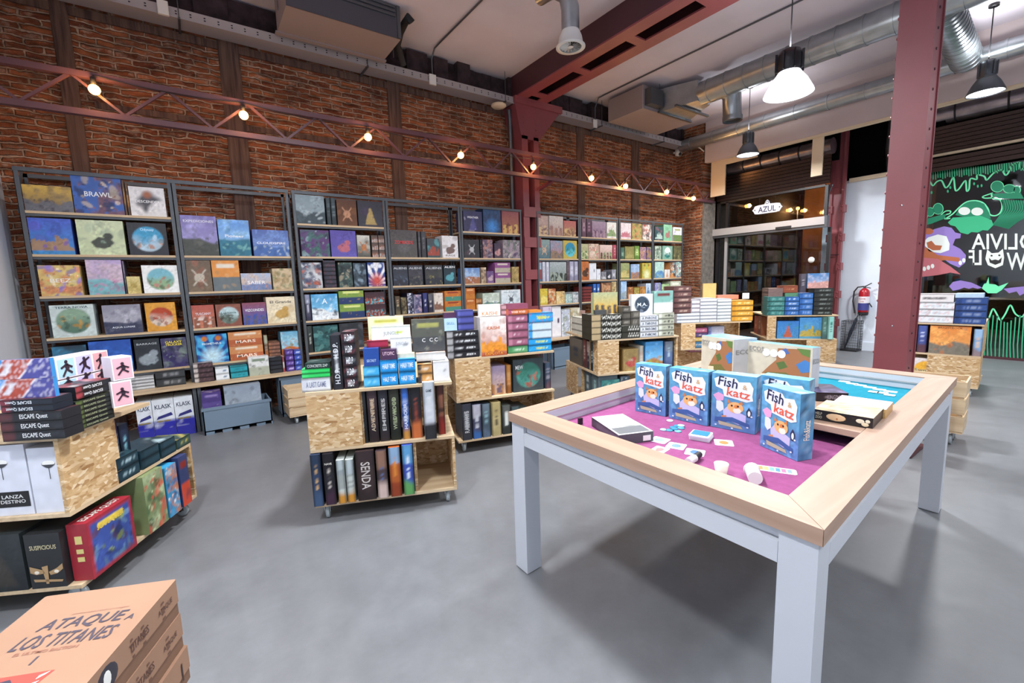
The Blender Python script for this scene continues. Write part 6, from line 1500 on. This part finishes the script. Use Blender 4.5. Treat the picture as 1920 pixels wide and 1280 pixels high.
stroke('slime_outline', [(300, 345), (330, 350), (350, 335), (380, 375), (410, 345), (450, 335), (480, 390), (510, 370), (545, 310), (560, 410), (590, 400), (640, 335), (650, 415), (670, 400), (680, 320), (730, 325), (735, 290), (790, 300), (810, 330), (850, 290), (880, 265), (930, 250), (960, 290), (985, 270), (1010, 215), (1070, 190), (1090, 240), (1150, 225), (1220, 240)], 'paint_mint', 2.4)
for i in range(46):
    x = 305+i*19; stroke('slime_stripe', [(x, 272-(x-300)*.11), (x+3, 330-(x-300)*.10+8*math.sin(i*1.7))], 'paint_green', 1.6)
for q in ((345, 400), (370, 430), (500, 420), (520, 390), (710, 360), (740, 380), (770, 375)): blob('droplet', ell(*q, 8, 12), 'paint_green')
# green giant
blob('giant_head', [(560, 610), (590, 560), (650, 510), (720, 498), (790, 520), (830, 590), (845, 640), (700, 640)], 'paint_deep')
stroke('giant_outline', [(480, 640), (540, 600), (590, 550), (650, 505), (720, 495), (780, 512), (820, 560), (835, 605), (880, 615), (920, 590), (935, 540), (920, 490), (860, 475), (850, 440)], 'paint_mint', 2.2)
for c in ((632, 578), (735, 582)): blob('giant_eye', ell(*c, 48, 32), 'paint_white', 1)
blob('giant_beard', [(500, 670), (540, 630), (640, 625), (760, 615), (850, 650), (865, 690), (820, 735), (780, 730), (740, 750), (690, 745), (660, 765), (600, 750), (560, 700), (520, 690)], 'paint_green', 1)
for c, r in (((305, 618), 30), ((358, 585), 30), ((422, 560), 38)): blob('left_finger', ell(*c, r, r*1.1), 'paint_deep', 1); stroke('finger_outline', ell(*c, r, r*1.1), 'paint_mint', 1.8, True)
blob('left_palm', [(290, 650), (440, 610), (490, 600), (470, 640), (370, 680), (320, 690)], 'paint_deep')
stroke('left_thumb', [(440, 615), (480, 580), (520, 578), (515, 598), (480, 610), (475, 640), (520, 635)], 'paint_mint', 2)
for c, rx, ry in (((895, 382), 48, 42), ((992, 400), 46, 32), ((1052, 410), 26, 28)): blob('right_finger', ell(*c, rx, ry), 'paint_deep', 1); stroke('finger_outline', ell(*c, rx, ry), 'paint_mint', 1.8, True)
blob('right_palm', [(850, 440), (1080, 430), (1110, 480), (1000, 480), (900, 475)], 'paint_deep')
stroke('right_thumb', [(855, 435), (780, 462), (800, 475), (870, 470)], 'paint_mint', 2)
for i in range(14):
    k = i/13; stroke('arm_stripe', [(930+k*250, 490+10*k), (945+k*240, 560+20*k), (900+k*150, 640+25*k), (860+k*120, 690+30*k)], 'paint_deep', 2.2)
# purple haired figure
blob('purple_hair', [(262, 800), (300, 760), (400, 720), (470, 700), (530, 712), (560, 750), (605, 760), (600, 795), (560, 800), (540, 850), (600, 880), (645, 930), (640, 990), (590, 1030), (520, 1000), (450, 950), (320, 890), (270, 860)], 'paint_purple')
blob('figure_face', [(300, 830), (340, 790), (420, 765), (490, 780), (515, 840), (510, 890), (440, 915), (350, 900)], 'paint_white', 1)
blob('figure_muzzle', [(330, 830), (370, 815), (400, 850), (455, 855), (440, 890), (380, 892), (340, 870)], 'paint_rust', 2)
for c in ((408, 805), (470, 812)): stroke('figure_eye', ell(*c, 22, 16, 12), 'paint_deep', 1, True)
blob('figure_arm', [(255, 870), (330, 870), (420, 930), (590, 950), (600, 985), (470, 970), (330, 1010), (240, 1010)], 'paint_rust', 1)
blob('figure_dress', [(240, 930), (300, 950), (420, 960), (520, 1020), (605, 1085), (520, 1070), (420, 1090), (240, 1110)], 'paint_red', 2)
for c in ((312, 1040), (345, 1030), (378, 1018), (600, 992), (628, 972)): blob('claw', ell(*c, 14, 18), 'paint_white', 3)
blob('figure_ear', ell(345, 740, 40, 25), 'paint_rust', 2)
# bat wings and imp
blob('bat_wing', [(510, 1180), (540, 1145), (600, 1132), (690, 1150), (775, 1190), (740, 1200), (700, 1190), (670, 1200), (630, 1190), (590, 1205), (540, 1215)], 'paint_purple')
blob('bat_wing', [(945, 1200), (1010, 1190), (1109, 1180), (1250, 1150), (1230, 1200), (1150, 1215), (1075, 1255), (1050, 1220), (990, 1235)], 'paint_purple')
blob('imp_head', [(772, 1195), (790, 1160), (808, 1155), (826, 1105), (830, 1160), (880, 1165), (905, 1180), (985, 1150), (930, 1210), (890, 1235), (820, 1235)], 'paint_mint', 1)
stroke('imp_mouth', [(800, 1195), (850, 1180), (885, 1195), (850, 1210), (810, 1205)], 'paint_deep', 1.5)
# lower weeds
for i in range(24):
    x = 700+i*30; y0 = 1500+30*math.sin(i*.9); stroke('weed', [(x, 1790), (x+6*math.sin(i), 1650), (x+12+6*math.cos(i), y0-60)], 'paint_green', 1.6)
stroke('weed_outline', [(690, 1440), (730, 1460), (760, 1500), (800, 1490), (830, 1430), (860, 1360), (890, 1400), (920, 1450), (960, 1400), (1000, 1330), (1040, 1400), (1100, 1420), (1150, 1330), (1210, 1400)], 'paint_mint', 2.2)
blob('leaf_splash', [(700, 1280), (760, 1300), (790, 1330), (770, 1350), (730, 1330)], 'paint_green')
# mirrored shop name
def mirror_word(s, x, y, w_, h, nme='painted_letters'):
    a = Vector(P2(x-w_/2, y)); b = Vector(P2(x+w_/2, y)); c = Vector(P2(x, y-h/2)); d = Vector(P2(x, y+h/2))
    xd = (b-a); W = xd.length; H = (c-d).length; xd.normalize(); zd = (c-d).normalized(); v, f, sz = text_mesh(s); o_ = (a+b)/2
    me = bpy.data.meshes.new(nme); me.from_pydata([tuple(o_ - Vector((.003, 0, 0)) + xd*(-q[0]*W/sz[0]) + zd*(q[1]*H/sz[1])) for q in v], [], [t[::-1] for t in f]); me.materials.append(MATS['paint_white'])
    link(bpy.data.objects.new(nme, me), mu)
mirror_word('OLIVIA', 950, 822, 520, 130); mirror_word('L', 735, 950, 70, 120); mirror_word('F', 690, 950, 46, 120); mirror_word('W', 1050, 980, 160, 140)
blob('wolf_head', [(800, 960), (815, 885), (850, 915), (905, 910), (940, 880), (950, 950), (940, 1010), (880, 1035), (820, 1010)], 'paint_white'); blob('wolf_mouth', [(828, 950), (850, 972), (880, 965), (905, 972), (932, 948), (925, 990), (880, 1008), (835, 990)], 'ink_black', 1)
for q in ((850, 935), (912, 932)): blob('wolf_eye', ell(*q, 9, 7), 'ink_black', 1)

# ---------------- past three hundred boxes: the smallest in view become one loose mass
bpy.context.view_layer.update()
def shown(o):
    me = o.data; P = []
    for q in o.bound_box:
        wq = o.matrix_world @ Vector(q); c_ = RC @ np.array([wq.x, wq.y, wq.z-EYE])
        if c_[2] < .05: return 1e9
        P.append((960+F*c_[0]/c_[2], 640+F*c_[1]/c_[2]))
    xs = [min(1920, max(0, p[0])) for p in P]; ys = [min(1280, max(0, p[1])) for p in P]
    return (max(xs)-min(xs))*(max(ys)-min(ys))
boxes = sorted([o for o in C.objects if o.name.split('.')[0] == 'game_box' and o.parent is None], key=shown, reverse=True)
rest = boxes[300:]
if rest:
    V, Fs, MI, CC, mats_ = [], [], [], [], []
    for o in rest:
        for q in [o] + list(o.children):
            me = q.data; k = len(V); M = o.matrix_world; mi = []
            for m_ in me.materials:
                if m_ not in mats_: mats_.append(m_)
                mi.append(mats_.index(m_))
            V += [tuple(M @ v.co) for v in me.vertices]
            for p_ in me.polygons: Fs.append(tuple(i+k for i in p_.vertices)); MI.append(mi[p_.material_index])
            if 'Col' in me.color_attributes:
                a = np.empty(len(me.vertices)*4, dtype=np.float32); me.color_attributes['Col'].data.foreach_get('color', a); CC.append(a)
            else: CC.append(np.ones(len(me.vertices)*4, dtype=np.float32))
        for q in list(o.children): bpy.data.objects.remove(q)
        bpy.data.objects.remove(o)
    me = bpy.data.meshes.new('small_game_boxes'); me.from_pydata(V, [], Fs)
    for m_ in mats_: me.materials.append(m_)
    me.polygons.foreach_set('material_index', MI)
    ca = me.color_attributes.new('Col', 'FLOAT_COLOR', 'POINT'); ca.data.foreach_set('color', np.concatenate(CC)); me.update()
    o = link(bpy.data.objects.new('small_game_boxes', me))
    tag(o, 'the many thin, far or half hidden game boxes between the larger ones', 'board game', kind='stuff')
